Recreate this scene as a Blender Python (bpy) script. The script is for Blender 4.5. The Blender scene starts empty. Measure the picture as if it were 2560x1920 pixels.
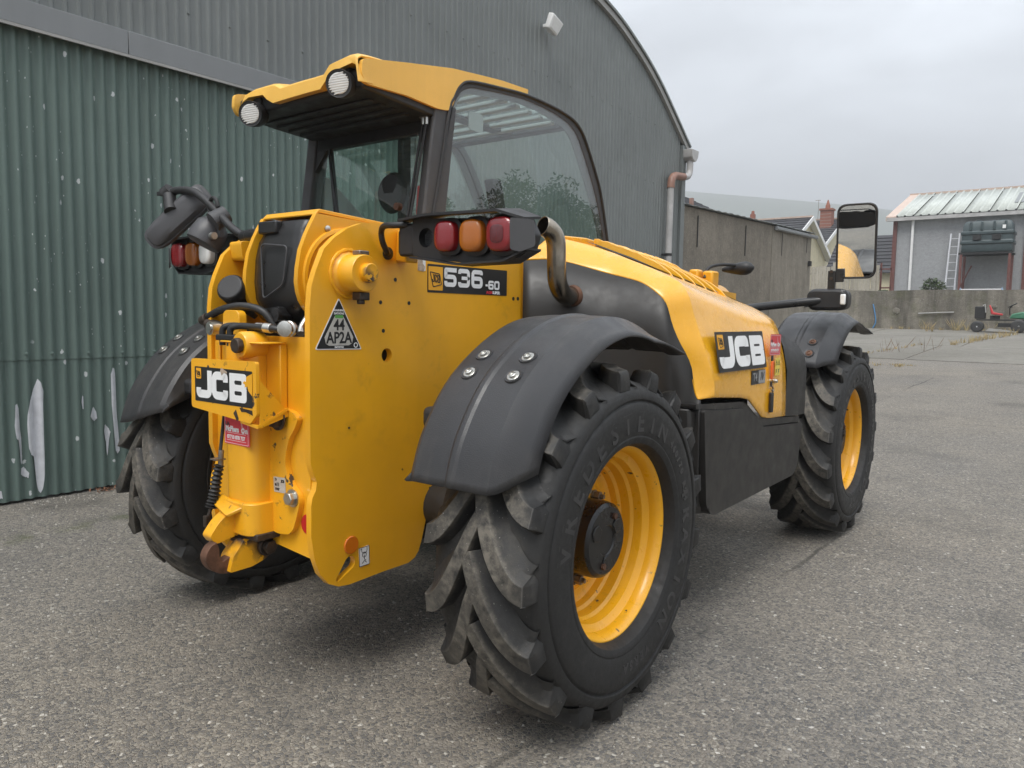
import bpy, bmesh, math, random
from mathutils import Vector, Matrix, Euler
R = math.radians
PI = math.pi
random.seed(7)
SC = bpy.context.scene
COL = SC.collection

# ------------------------------------------------------------------ camera, sky, sun, exposure
cam_d = bpy.data.cameras.new("camera")
cam = bpy.data.objects.new("camera", cam_d)
COL.objects.link(cam)
SC.camera = cam
YAW, PITCH, ROLL = R(37.461), R(5.143), R(0.885)
_f = Vector((-math.sin(YAW) * math.cos(PITCH), math.cos(YAW) * math.cos(PITCH), -math.sin(PITCH)))
_r0 = Vector((math.cos(YAW), math.sin(YAW), 0))
_u0 = _r0.cross(_f)
_r = math.cos(ROLL) * _r0 + math.sin(ROLL) * _u0
_u = -math.sin(ROLL) * _r0 + math.cos(ROLL) * _u0
_m = Matrix.Identity(4)
for i in range(3):
    _m[i][0], _m[i][1], _m[i][2] = _r[i], _u[i], -_f[i]
_m[0][3], _m[1][3], _m[2][3] = 2.2885, -2.15, 1.3178
cam.matrix_world = _m
cam_d.sensor_width = 36.0
cam_d.lens = 1914.76 / 2560 * 36.0
cam_d.clip_start = 0.05
cam_d.clip_end = 6000

SUN_EL, SUN_AZ = R(60), R(165)
world = bpy.data.worlds.new("World")
SC.world = world
world.use_nodes = True
wn, wl = world.node_tree.nodes, world.node_tree.links
wn.clear()
w_out = wn.new("ShaderNodeOutputWorld")
w_bg = wn.new("ShaderNodeBackground")
w_sky = wn.new("ShaderNodeTexSky")
w_sky.sky_type = 'NISHITA'
w_sky.sun_disc = False
w_sky.sun_elevation = SUN_EL
w_sky.sun_rotation = SUN_AZ
w_sky.air_density = 1.0
w_sky.dust_density = 4.0
# an overcast deck: CIE overcast brightness (1 + 2 sin h)/3 with soft cloud mottling, over the clear sky
w_tc = wn.new("ShaderNodeTexCoord")
w_sep = wn.new("ShaderNodeSeparateXYZ")
wl.new(w_tc.outputs["Generated"], w_sep.inputs[0])
w_cl = wn.new("ShaderNodeMath"); w_cl.operation = 'MAXIMUM'; w_cl.inputs[1].default_value = 0.0
wl.new(w_sep.outputs["Z"], w_cl.inputs[0])
w_cie = wn.new("ShaderNodeMath"); w_cie.operation = 'MULTIPLY_ADD'
w_cie.inputs[1].default_value = 1.75; w_cie.inputs[2].default_value = 0.98
wl.new(w_cl.outputs[0], w_cie.inputs[0])
w_map = wn.new("ShaderNodeMapping"); w_map.inputs["Scale"].default_value = (1.0, 1.0, 2.6)
wl.new(w_tc.outputs["Generated"], w_map.inputs[0])
w_no = wn.new("ShaderNodeTexNoise")
w_no.inputs["Scale"].default_value = 3.4; w_no.inputs["Detail"].default_value = 6.0
w_no.inputs["Roughness"].default_value = 0.5; w_no.inputs["Distortion"].default_value = 0.25
wl.new(w_map.outputs[0], w_no.inputs["Vector"])
w_mr = wn.new("ShaderNodeMapRange")
w_mr.inputs["From Min"].default_value = 0.3; w_mr.inputs["From Max"].default_value = 0.7
w_mr.inputs["To Min"].default_value = 0.70; w_mr.inputs["To Max"].default_value = 1.30
wl.new(w_no.outputs["Fac"], w_mr.inputs["Value"])
w_mul = wn.new("ShaderNodeMath"); w_mul.operation = 'MULTIPLY'
wl.new(w_cie.outputs[0], w_mul.inputs[0]); wl.new(w_mr.outputs[0], w_mul.inputs[1])
w_col = wn.new("ShaderNodeVectorMath"); w_col.operation = 'SCALE'
w_col.inputs[0].default_value = (4.35, 4.62, 5.0)
wl.new(w_mul.outputs[0], w_col.inputs["Scale"])
w_mix = wn.new("ShaderNodeMixRGB"); w_mix.inputs[0].default_value = 0.93
wl.new(w_sky.outputs[0], w_mix.inputs[1]); wl.new(w_col.outputs[0], w_mix.inputs[2])
wl.new(w_mix.outputs[0], w_bg.inputs["Color"])
w_bg.inputs["Strength"].default_value = 0.078
wl.new(w_bg.outputs[0], w_out.inputs[0])

sun_d = bpy.data.lights.new("sun", 'SUN')
sun_d.energy = 1.5
sun_d.angle = R(28)
sun_d.color = (1.0, 0.97, 0.92)
sun = bpy.data.objects.new("sun", sun_d)
COL.objects.link(sun)
_sd = Vector((math.sin(SUN_AZ) * math.cos(SUN_EL), math.cos(SUN_AZ) * math.cos(SUN_EL), math.sin(SUN_EL)))
sun.rotation_euler = _sd.to_track_quat('Z', 'Y').to_euler()

vs = SC.view_settings
vs.view_transform = 'Standard'; vs.look = 'None'; vs.gamma = 1.0; vs.exposure = 1.12
vs.use_curve_mapping = False
SC.cycles.max_bounces = 10
SC.cycles.transparent_max_bounces = 16
SC.cycles.caustics_reflective = False
SC.cycles.caustics_refractive = False

# ------------------------------------------------------------------ materials
class G:
    """small node-graph helper"""
    def __init__(s, name):
        s.m = bpy.data.materials.new(name); s.m.use_nodes = True
        s.n, s.l = s.m.node_tree.nodes, s.m.node_tree.links
        s.b = s.n["Principled BSDF"]; s.out = s.n["Material Output"]
        s._co = None
    def co(s):
        if s._co is None:
            s._co = s.n.new("ShaderNodeTexCoord").outputs["Object"]
        return s._co
    def wco(s):
        return s.n.new("ShaderNodeNewGeometry").outputs["Position"]
    def put(s, sock, v):
        if hasattr(v, "is_output"): s.l.new(v, sock)
        elif isinstance(v, (tuple, list)) and len(v) == 3 and sock.type == 'RGBA': sock.default_value = (*v, 1)
        else: sock.default_value = v
    def mapv(s, vec, scale=(1, 1, 1), loc=(0, 0, 0), rot=(0, 0, 0)):
        n = s.n.new("ShaderNodeMapping"); s.l.new(vec, n.inputs[0])
        n.inputs["Scale"].default_value = scale; n.inputs["Location"].default_value = loc; n.inputs["Rotation"].default_value = rot
        return n.outputs[0]
    def noise(s, scale, detail=4, rough=.55, vec=None, out="Fac", dist=0.0):
        n = s.n.new("ShaderNodeTexNoise"); s.l.new(vec or s.co(), n.inputs["Vector"])
        n.inputs["Scale"].default_value = scale; n.inputs["Detail"].default_value = detail
        n.inputs["Roughness"].default_value = rough; n.inputs["Distortion"].default_value = dist
        return n.outputs[out]
    def voro(s, scale, vec=None, feat='F1', out="Distance", rnd=1.0):
        n = s.n.new("ShaderNodeTexVoronoi"); s.l.new(vec or s.co(), n.inputs["Vector"])
        n.feature = feat; n.inputs["Scale"].default_value = scale; n.inputs["Randomness"].default_value = rnd
        return n.outputs[out]
    def ramp(s, fac, stops, interp='LINEAR'):
        n = s.n.new("ShaderNodeValToRGB"); s.l.new(fac, n.inputs[0]); n.color_ramp.interpolation = interp
        e = n.color_ramp.elements
        while len(e) < len(stops): e.new(0.5)
        for k, (p, c) in zip(e, stops):
            k.position = p
            k.color = (c, c, c, 1) if isinstance(c, (int, float)) else (*c, 1)
        return n.outputs[0]
    def mix(s, fac, a, b, mode='MIX'):
        n = s.n.new("ShaderNodeMixRGB"); n.blend_type = mode
        s.put(n.inputs[0], fac); s.put(n.inputs[1], a); s.put(n.inputs[2], b)
        return n.outputs[0]
    def math(s, op, a, b=0.0, clamp=False):
        n = s.n.new("ShaderNodeMath"); n.operation = op; n.use_clamp = clamp
        s.put(n.inputs[0], a); s.put(n.inputs[1], b)
        return n.outputs[0]
    def rng(s, v, a, b, c, d):
        n = s.n.new("ShaderNodeMapRange"); s.put(n.inputs["Value"], v)
        for k, x in zip(("From Min", "From Max", "To Min", "To Max"), (a, b, c, d)): n.inputs[k].default_value = x
        return n.outputs[0]
    def bump(s, h, strength=.3, dist=.01):
        n = s.n.new("ShaderNodeBump"); s.put(n.inputs["Height"], h)
        n.inputs["Strength"].default_value = strength; n.inputs["Distance"].default_value = dist
        s.l.new(n.outputs[0], s.b.inputs["Normal"])
    def set(s, **k):
        names = dict(col="Base Color", rough="Roughness", metal="Metallic", coat="Coat Weight", coatr="Coat Roughness",
                     spec="Specular IOR Level", emit="Emission Color", emits="Emission Strength", trans="Transmission Weight", alpha="Alpha", ior="IOR")
        for a, v in k.items(): s.put(s.b.inputs[names[a]], v)
        return s

def m_paint(name, col, rough=.34, coat=.35, vary=.10, dirt=(.16, .10, .035), dirt_amt=.35, chips=0.0, bump=.04):
    g = G(name)
    big = g.noise(1.7, 4, .6)
    c = g.mix(g.rng(big, .3, .7, 0, 1), tuple(x * (1 - vary) for x in col), tuple(min(1, x * (1 + vary)) for x in col))
    d = g.math('MULTIPLY', g.rng(g.noise(9, 6, .7), .56, .75, 0, 1), g.rng(g.noise(2.3, 3, .5), .45, .65, 0, 1), True)
    c = g.mix(g.math('MULTIPLY', d, dirt_amt), c, dirt)
    stv = g.rng(g.noise(1, 5, .7, vec=g.mapv(g.co(), (16, 16, .9))), .5, .8, 0, .16)      # faint rain streaks
    c = g.mix(stv, c, tuple(x * .72 for x in col))
    sp = g.rng(g.noise(130, 2, .5), .70, .76, 0, .5)
    c = g.mix(g.math('MULTIPLY', sp, g.rng(g.noise(3, 2), .5, .7, 0, 1)), c, (.12, .07, .03))
    if chips:
        ch = g.ramp(g.noise(26, 5, .62), [(0, 0), (1 - chips - .012, 0), (1 - chips, 1), (1, 1)])
        ch2 = g.rng(g.noise(6, 3), .42, .55, 0, 1)
        k = g.math('MULTIPLY', ch, ch2, True)
        c = g.mix(k, c, (.055, .04, .035))
    g.set(col=c, rough=g.rng(g.noise(22, 4), .3, .7, rough - .06, rough + .14), coat=coat, coatr=.18)
    g.bump(g.noise(160, 3), bump, .002)
    return g.m

YEL = (.82, .395, .013)
M = {}
M['yellow'] = m_paint("yellow_paint", YEL)
M['yellow_worn'] = m_paint("yellow_paint_worn", YEL, chips=.375, dirt_amt=.5)
M['yellow_hook'] = m_paint("yellow_paint_chipped", YEL, chips=.56, dirt_amt=.7)
M['yellow_hood'] = m_paint("yellow_hood_gloss", (.84, .41, .015), rough=.2, coat=.6, dirt_amt=.12, bump=.0)
M['yellow_roof'] = m_paint("yellow_roof_grp_glare", (.84, .48, .085), rough=.38, coat=.15, dirt_amt=.2)  # paler GRP yellow: sky sheen and glare mixed into the colour
M['yellow_rim'] = m_paint("yellow_rim_paint", (.84, .41, .012), rough=.3, coat=.3, chips=.32, dirt_amt=.4)
M['decal_yellow'] = m_paint("decal_yellow", (.80, .38, .02), rough=.4, coat=0, dirt_amt=.1)

def m_plastic(name, col, rough=.5, grain=.25, scuff=.25, gs=420, dust=(.16, .145, .125)):
    g = G(name)
    a = g.noise(2.4, 5, .65)
    st = g.noise(1, 5, .7, vec=g.mapv(g.co(), (45, 6, 6)))
    f = g.math('MULTIPLY', g.rng(a, .42, .72, 0, 1), g.rng(st, .45, .75, .25, 1), True)
    c = g.mix(g.math('MULTIPLY', f, scuff), col, dust)
    g.set(col=c, rough=g.rng(g.noise(14, 4), .3, .7, rough - .08, rough + .12))
    g.bump(g.noise(gs, 2, .5), grain, .0015)
    return g.m
M['plastic'] = m_plastic("black_plastic", (.017, .0165, .017), .48, .12, .12)
M['plastic_gloss'] = m_plastic("black_plastic_smooth", (.016, .0155, .016), .34, .06, .1)
M['mirror_shell'] = m_plastic("black_shell_sky_lit", (.06, .06, .064), .42, .15, .2)  # lightened: sky light on the black shell put into its colour
M['fender'] = m_plastic("grey_black_fender", (.031, .031, .033), .40, .45, .45, 300)
M['panel_black'] = m_plastic("black_panel", (.021, .0195, .018), .46, .1, .08)
M['satin_black'] = m_plastic("satin_black_paint", (.012, .012, .0125), .33, .05, .12)
M['hub_black'] = m_plastic("hub_black", (.008, .008, .0082), .3, .05, .04)
M['hose'] = m_plastic("rubber_hose", (.016, .016, .016), .45, .1, .2)
M['dark'] = m_plastic("dark_interior", (.012, .012, .012), .6, .1, .1)
M['trim_grey'] = m_plastic("cab_trim_grey", (.055, .055, .058), .55, .1, .1)
M['trim_light'] = m_plastic("cab_panel_light", (.42, .44, .46), .5, .05, .1)
M['orange'] = m_plastic("orange_plastic", (.75, .13, .02), .4, .05, .1)

def m_rubber():
    g = G("tyre_rubber")
    n1 = g.noise(5, 6, .7); n2 = g.noise(38, 5, .7)
    dust = g.math('MULTIPLY', g.rng(n1, .38, .72, 0, 1), g.rng(n2, .35, .7, .1, 1), True)
    # the tread is dustier than the sidewall: distance from the axle
    sep = g.n.new("ShaderNodeSeparateXYZ"); g.l.new(g.co(), sep.inputs[0])
    rr = g.math('SQRT', g.math('ADD', g.math('MULTIPLY', sep.outputs[1], sep.outputs[1]), g.math('MULTIPLY', sep.outputs[2], sep.outputs[2])))
    tread = g.rng(rr, .50, .575, .10, 1.0)
    tip = g.rng(rr, .564, .580, -.25, .6)
    k = g.math('MULTIPLY', g.math('ADD', dust, g.math('MULTIPLY', tip, g.rng(n2, .3, .65, 0, 1)), True), tread, True)
    c = g.mix(g.math('MULTIPLY', k, .85), (.015, .0147, .0143), (.18, .16, .13))
    spk = g.rng(g.noise(150, 2, .5), .72, .76, 0, .8)
    c = g.mix(g.math('MULTIPLY', spk, tread), c, (.33, .31, .28))
    g.set(col=c, rough=g.rng(n2, .3, .7, .5, .78))
    g.bump(g.math('ADD', n2, g.math('MULTIPLY', g.noise(220, 3), .5)), .28, .003)
    return g.m
M['rubber'] = m_rubber()
M['rubber_text'] = m_plastic("tyre_lettering", (.032, .032, .033), .5, .1, .3)

def m_simple(name, col, rough=.5, metal=0.0, vary=.15, vs_=8, **k):
    g = G(name)
    n = g.noise(vs_, 5, .6)
    c = g.mix(g.rng(n, .3, .7, 0, 1), tuple(x * (1 - vary) for x in col), tuple(min(1, x * (1 + vary)) for x in col))
    g.set(col=c, rough=rough, metal=metal, **k)
    return g.m
M['steel'] = m_simple("zinc_steel", (.55, .54, .5), .32, 1.0, .2, 30)
M['steel_dull'] = m_simple("dull_steel", (.28, .25, .22), .5, .9, .3, 40)
M['bolt_dark'] = m_simple("oily_bolt", (.06, .045, .035), .5, .5, .4, 40)
M['rust'] = m_simple("rusty_iron", (.13, .065, .04), .62, .35, .5, 22)
M['exhaust'] = m_simple("exhaust_steel", (.30, .265, .215), .27, 1.0, .45, 7)
M['white'] = m_simple("white_print", (.80, .80, .79), .45, 0, .04)
M['black_print'] = m_simple("black_print", (.018, .0175, .017), .4, 0, .1)
M['grey_print'] = m_simple("grey_print", (.30, .30, .30), .45, 0, .05)
M['red_print'] = m_simple("red_print", (.62, .045, .06), .4, 0, .05)
M['green_print'] = m_simple("green_print", (.12, .38, .08), .4, 0, .05)
M['warn_yellow'] = m_simple("warning_label_yellow", (.80, .62, .10), .45, 0, .05)
M['pale_label'] = m_simple("pale_metal_label", (.55, .53, .48), .4, .2, .12, 60)
M['torn'] = m_simple("torn_label", (.42, .33, .25), .7, 0, .4, 60)
M['mirror'] = m_simple("mirror_glass", (.80, .83, .84), .015, 1.0, .0)
M['chrome'] = m_simple("lamp_reflector", (.85, .85, .84), .12, 1.0, .05)

def m_lens(name, col, rough=.12, bs=260):
    g = G(name)
    n = g.voro(bs, g.co())
    g.set(col=col, rough=rough, coat=.7, coatr=.06, trans=.18)
    g.bump(n, .25, .002)
    return g.m
M['lens_red'] = m_lens("red_lens", (.27, .012, .016))
M['lens_red_deep'] = m_lens("deep_red_lens", (.12, .006, .009))
M['lens_amber'] = m_lens("amber_lens", (.48, .135, .008))
M['lens_clear'] = m_simple("clear_lens_sky_bright", (.85, .85, .83), .22, .15, .04, 40)  # near-white: bright sky reflection put into the lens colour
M['reflector_amber'] = m_lens("amber_reflector", (.80, .20, .01), .2, 500)
M['reflector_red'] = m_lens("red_reflector", (.62, .015, .02), .2, 500)

def m_glass(name, tint=(.90, .955, .93), refl=1.0):
    g = G(name); g.n.remove(g.b)
    t = g.n.new("ShaderNodeBsdfTransparent"); t.inputs[0].default_value = (*tint, 1)
    s = g.n.new("ShaderNodeBsdfGlossy"); s.inputs["Roughness"].default_value = 0.0
    s.inputs[0].default_value = (refl, refl, refl, 1)
    f = g.n.new("ShaderNodeFresnel"); f.inputs[0].default_value = 1.62
    # two faces of a pane reflect twice
    geo = g.n.new("ShaderNodeNewGeometry")                 # only the pane's outer skin mirrors; its inner skin just lets light out
    k = g.math('MULTIPLY', g.math('MULTIPLY', f.outputs[0], 2.0, True), g.math('SUBTRACT', 1.0, geo.outputs["Backfacing"]), True)
    x = g.n.new("ShaderNodeMixShader")
    g.l.new(k, x.inputs[0]); g.l.new(t.outputs[0], x.inputs[1]); g.l.new(s.outputs[0], x.inputs[2])
    # a film of dust on the pane
    d = g.n.new("ShaderNodeBsdfDiffuse"); d.inputs[0].default_value = (.42, .42, .4, 1)
    y = g.n.new("ShaderNodeMixShader")
    g.l.new(g.rng(g.noise(2.2, 5, .65), .35, .75, .004, .02), y.inputs[0])
    g.l.new(x.outputs[0], y.inputs[1]); g.l.new(d.outputs[0], y.inputs[2])
    g.l.new(y.outputs[0], g.out.inputs[0])
    return g.m
M['glass'] = m_glass("cab_glass")

# ------------------------------------------------------------------ mesh helpers
def T(x=0, y=0, z=0): return Matrix.Translation((x, y, z))
def frame(o, right, up):
    r_, u_ = Vector(right).normalized(), Vector(up).normalized(); n_ = r_.cross(u_)
    m_ = Matrix.Identity(4)
    for i_ in range(3): m_[i_][0], m_[i_][1], m_[i_][2], m_[i_][3] = r_[i_], u_[i_], n_[i_], o[i_]
    return m_

class MB:
    def __init__(s): s.v, s.f = [], []
    def add(s, vs_, fs, mx=None):
        o = len(s.v)
        s.v += [tuple(mx @ Vector(p)) for p in vs_] if mx is not None else [tuple(p) for p in vs_]
        s.f += [tuple(i + o for i in q) for q in fs]
        return s
    def box(s, c, d, mx=None):
        x, y, z = c; a, b, e = d[0] / 2, d[1] / 2, d[2] / 2
        vs_ = [(x + i * a, y + j * b, z + k * e) for i in (-1, 1) for j in (-1, 1) for k in (-1, 1)]
        return s.add(vs_, [(0, 1, 3, 2), (4, 6, 7, 5), (0, 4, 5, 1), (2, 3, 7, 6), (0, 2, 6, 4), (1, 5, 7, 3)], mx)
    def bb(s, lo, hi, mx=None):
        return s.box([(a + b) / 2 for a, b in zip(lo, hi)], [b - a for a, b in zip(lo, hi)], mx)
    def loft(s, rings, closed=True, caps=True, mx=None):
        n = len(rings[0]); vs_ = [p for r in rings for p in r]; fs = []
        for i in range(len(rings) - 1):
            for j in range(n if closed else n - 1):
                a, b = i * n + j, i * n + (j + 1) % n
                fs.append((a, b, b + n, a + n))
        if caps and closed:
            fs.append(tuple(range(n - 1, -1, -1))); fs.append(tuple(range((len(rings) - 1) * n, len(rings) * n)))
        return s.add(vs_, fs, mx)
    def prism(s, poly, c0, c1, ax=0, mx=None):
        def P(p, c):
            return (c, p[0], p[1]) if ax == 0 else ((p[0], c, p[1]) if ax == 1 else (p[0], p[1], c))
        return s.loft([[P(p, c0) for p in poly], [P(p, c1) for p in poly]], mx=mx)
    def cyl(s, a, b, r0, r1=None, n=24, caps=True, mx=None):
        a, b = Vector(a), Vector(b); r1 = r0 if r1 is None else r1
        q = (b - a).to_track_quat('Z', 'Y')
        R_ = [[tuple(c + q @ Vector((r * math.cos(2 * PI * i / n), r * math.sin(2 * PI * i / n), 0))) for i in range(n)] for c, r in ((a, r0), (b, r1))]
        return s.loft(R_, caps=caps, mx=mx)
    def tube(s, pts, r, n=12, caps=True, mx=None):
        pts = [Vector(p) for p in pts]; rings = []; up = None
        for i, p in enumerate(pts):
            d = (pts[min(i + 1, len(pts) - 1)] - pts[max(i - 1, 0)]).normalized()
            if up is None:
                up = d.orthogonal().normalized()
            up = (up - d * up.dot(d)).normalized(); w = d.cross(up)
            rr = r[i] if isinstance(r, (list, tuple)) else r
            rings.append([tuple(p + rr * (math.cos(2 * PI * k / n) * up + math.sin(2 * PI * k / n) * w)) for k in range(n)])
        return s.loft(rings, caps=caps, mx=mx)
    def lathe(s, prof, n=48, ax='x', closed=False, mx=None, caps=True):
        """prof = [(axial, radius)]"""
        rings = []
        for (a, r) in prof:
            rings.append([(a, r * math.cos(2 * PI * k / n), r * math.sin(2 * PI * k / n)) for k in range(n)])
        if ax == 'z': rings = [[(p[1], p[2], p[0]) for p in q] for q in rings]
        if ax == 'y': rings = [[(p[2], p[0], p[1]) for p in q] for q in rings]
        if closed: rings.append(rings[0])
        return s.loft(rings, caps=caps and not closed, mx=mx)
    def fill(s, outline, holes=(), c0=0.0, c1=0.01, ax=2, mx=None):
        """flat plate with holes, extruded from c0 to c1"""
        bm = bmesh.new(); es = []
        for lp in [outline] + list(holes):
            vv = [bm.verts.new((p[0], p[1], 0)) for p in lp]
            es += [bm.edges.new((vv[i], vv[(i + 1) % len(vv)])) for i in range(len(vv))]
        bmesh.ops.triangle_fill(bm, edges=es, use_beauty=True, use_dissolve=False)
        bm.verts.index_update()
        top = [tuple(v.co) for v in bm.verts]; fs = [[v.index for v in f.verts] for f in bm.faces]
        def P(p, c): return (c, p[0], p[1]) if ax == 0 else ((p[0], c, p[1]) if ax == 1 else (p[0], p[1], c))
        n = len(top)
        V = [P(p, c0) for p in top] + [P(p, c1) for p in top]
        F = [tuple(f) for f in fs] + [tuple(i + n for i in reversed(f)) for f in fs]
        k = 0
        for lp in [outline] + list(holes):
            for i in range(len(lp)):
                a, b = k + i, k + (i + 1) % len(lp)
                F.append((a, b, b + n, a + n))
            k += len(lp)
        bm.free()
        return s.add(V, F, mx)
    def build(s, name, mat, parent=None, bevel=0, seg=2, ang=38, flat=False, **props):
        me = bpy.data.meshes.new(name)
        me.from_pydata(s.v, [], s.f); me.validate()
        bm = bmesh.new(); bm.from_mesh(me)
        bmesh.ops.recalc_face_normals(bm, faces=bm.faces[:])
        bm.to_mesh(me); bm.free()
        if not flat:
            me.polygons.foreach_set("use_smooth", [True] * len(me.polygons))
            me.set_sharp_from_angle(angle=R(ang))
        ms = mat if isinstance(mat, (list, tuple)) else [mat]
        for m_ in ms: me.materials.append(M[m_] if isinstance(m_, str) else m_)
        o = bpy.data.objects.new(name, me); COL.objects.link(o)
        if parent is not None: o.parent = parent
        if bevel:
            b = o.modifiers.new("bevel", 'BEVEL'); b.width = bevel; b.segments = seg; b.limit_method = 'ANGLE'; b.angle_limit = R(40)
            b.harden_normals = False
        for k_, v_ in props.items(): o[k_] = v_
        return o

def tag(o, label, cat, group=None):
    o['label'] = label; o['category'] = cat
    if group: o['group'] = group
    return o
def empty(name, loc=(0, 0, 0), parent=None, rz=0):
    o = bpy.data.objects.new(name, None); COL.objects.link(o); o.location = loc; o.rotation_euler.z = rz
    o.empty_display_size = .1
    if parent is not None: o.parent = parent
    return o
def copy_tree(o, parent=None):
    c = o.copy(); COL.objects.link(c)
    if parent is not None: c.parent = parent
    for ch in list(o.children): copy_tree(ch, c)
    return c
def circ(c, r, n=24, a0=0): return [(c[0] + r * math.cos(a0 + 2 * PI * i / n), c[1] + r * math.sin(a0 + 2 * PI * i / n)) for i in range(n)]
def fillet(poly, rad, n=5, closed=True):
    out = []; L_ = len(poly)
    for i, p in enumerate(poly):
        r_ = rad[i] if isinstance(rad, (list, tuple)) else rad
        if (not closed and i in (0, L_ - 1)) or r_ <= 0: out.append(tuple(p)); continue
        p0, p1, p2 = Vector(poly[i - 1]), Vector(p), Vector(poly[(i + 1) % L_])
        d0, d2 = (p0 - p1), (p2 - p1); l0, l2 = d0.length, d2.length
        if l0 < 1e-9 or l2 < 1e-9: continue
        d0 /= l0; d2 /= l2
        t = min(r_, l0 * .49, l2 * .49)
        a, b = p1 + d0 * t, p1 + d2 * t
        for k in range(n + 1):
            u = k / n
            q = a * (1 - u) ** 2 + p1 * 2 * u * (1 - u) + b * u ** 2
            out.append(tuple(q))
    return out
def rrect(cx, cy, w, h, r, n=5):
    return fillet([(cx - w / 2, cy - h / 2), (cx + w / 2, cy - h / 2), (cx + w / 2, cy + h / 2), (cx - w / 2, cy + h / 2)], r * 1.0, n)
def spline(pts, n=6):
    """Catmull-Rom through points"""
    P = [Vector(p) for p in pts]; out = []
    for i in range(len(P) - 1):
        a, b, c, d = P[max(i - 1, 0)], P[i], P[i + 1], P[min(i + 2, len(P) - 1)]
        for k in range(n):
            t = k / n
            out.append(tuple(.5 * ((2 * b) + (c - a) * t + (2 * a - 5 * b + 4 * c - d) * t * t + (3 * b - a - 3 * c + d) * t ** 3)))
    out.append(tuple(P[-1]))
    return out
def text_mesh(txt, size, mx, mat, parent, name="lettering", bold=0.0, ext=0.0006, align='CENTER', sx=1.0, shear=0.0):
    cu = bpy.data.curves.new("t", 'FONT'); cu.body = txt; cu.size = size; cu.align_x = align; cu.align_y = 'CENTER'
    cu.offset = bold; cu.extrude = ext; cu.shear = shear; cu.resolution_u = 3
    o = bpy.data.objects.new("t", cu); COL.objects.link(o)
    dg = bpy.context.evaluated_depsgraph_get()
    me = bpy.data.meshes.new_from_object(o.evaluated_get(dg))
    me.name = name
    bpy.data.objects.remove(o); bpy.data.curves.remove(cu)
    me.transform(mx @ Matrix.Diagonal((sx, 1, 1, 1)))
    if parent is None and mat is None: return me
    me.materials.clear(); me.materials.append(M[mat])
    ob = bpy.data.objects.new(name, me); COL.objects.link(ob); ob.parent = parent
    return ob
# heavy square-shouldered capitals and figures drawn as strokes in a unit box
def ribbon(mb, path, w, mx, z0, z1, closed=False, rad=.2):
    P = fillet(path, rad, 5, closed)
    P = [Vector((p[0], p[1])) for p in P]
    n = len(P); L_, Rr = [], []
    for i in range(n):
        a = P[(i - 1) % n] if (closed or i > 0) else P[i]
        b = P[(i + 1) % n] if (closed or i < n - 1) else P[i]
        d0 = (P[i] - a).normalized() if (P[i] - a).length > 1e-9 else (b - P[i]).normalized()
        d1 = (b - P[i]).normalized() if (b - P[i]).length > 1e-9 else d0
        t = (d0 + d1).normalized(); nn = Vector((-t.y, t.x)); k = 1 / max(.5, nn.dot(Vector((-d0.y, d0.x))))
        L_.append(P[i] + nn * w / 2 * k); Rr.append(P[i] - nn * w / 2 * k)
    rings = [[(l.x, l.y, z0), (r_.x, r_.y, z0), (r_.x, r_.y, z1), (l.x, l.y, z1)] for l, r_ in zip(L_, Rr)]
    if closed: rings.append(rings[0])
    mb.loft(rings, caps=not closed, mx=mx)
def glyph(mb, ch, x, y, w, h, t, mx, z0=0.0, z1=.0008):
    a, b, c, d = x + t / 2, x + w - t / 2, y + t / 2, y + h - t / 2
    m_ = (c + d) / 2; q = t * .75
    rb = lambda p, cl=False: ribbon(mb, p, t, mx, z0, z1, cl, q)
    if ch == 'J': rb([(b, y + h), (b, c), (a, c), (a, y + h * .36)])
    elif ch == 'C': rb([(b, y + h * .64), (b, d), (a, d), (a, c), (b, c), (b, y + h * .36)])
    elif ch == 'B':
        # closed counters cut out of one plate
        o_ = fillet([(x, y), (x + w, y), (x + w, m_ - t * .02), (x + w - t * .22, m_), (x + w, m_ + t * .02), (x + w, y + h), (x, y + h)], [t * .1, t * .6, t * .1, 0, t * .1, t * .6, t * .1], 5)
        hs = [fillet([(x + t, p_), (x + w - t * .95, p_), (x + w - t * .95, q_), (x + t, q_)], t * .3, 3) for p_, q_ in ((y + t * .85, m_ - t * .38), (m_ + t * .38, y + h - t * .85))]
        mb.fill(o_, hs, z0, z1, 2, mx=mx)
    elif ch == '5': ribbon(mb, [(x + w, d), (a, d), (a, m_ + t * .12), (b, m_ + t * .12), (b, c), (a, c), (a, y + h * .3)], t, mx, z0, z1, False, [0, t * .12, t * .12, q, q, q, 0])
    elif ch == '3':
        rb([(a, y + h * .72), (a, d), (b, d), (b, m_ + t * .1), (b - t * .3, m_)]); rb([(a, y + h * .28), (a, c), (b, c), (b, m_ - t * .1), (b - t * .3, m_)])
        ribbon(mb, [(x + w * .3, m_), (b - t * .35, m_)], t * .8, mx, z0, z1, False, 0)
    elif ch == '6': rb([(b, y + h * .74), (b, d), (a, d), (a, c), (b, c), (b, m_ + t * .12), (a + t / 2, m_ + t * .12)])
    elif ch == '0': rb([(a, c), (b, c), (b, d), (a, d)], True)
    elif ch == '-': ribbon(mb, [(x, m_ - t * .2), (x + w, m_ - t * .2)], t * .8, mx, z0, z1, False, 0)

# ================================================================== the setting
def gz(y):
    """the yard is level by the barn and climbs gently towards the far wall"""
    k = .041
    if y < 4: return 0.0
    if y < 9: return k * (y - 4) ** 2 / 10
    if y < 60: return k * (2.5 + (y - 9))
    return k * (2.5 + 51)

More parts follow.
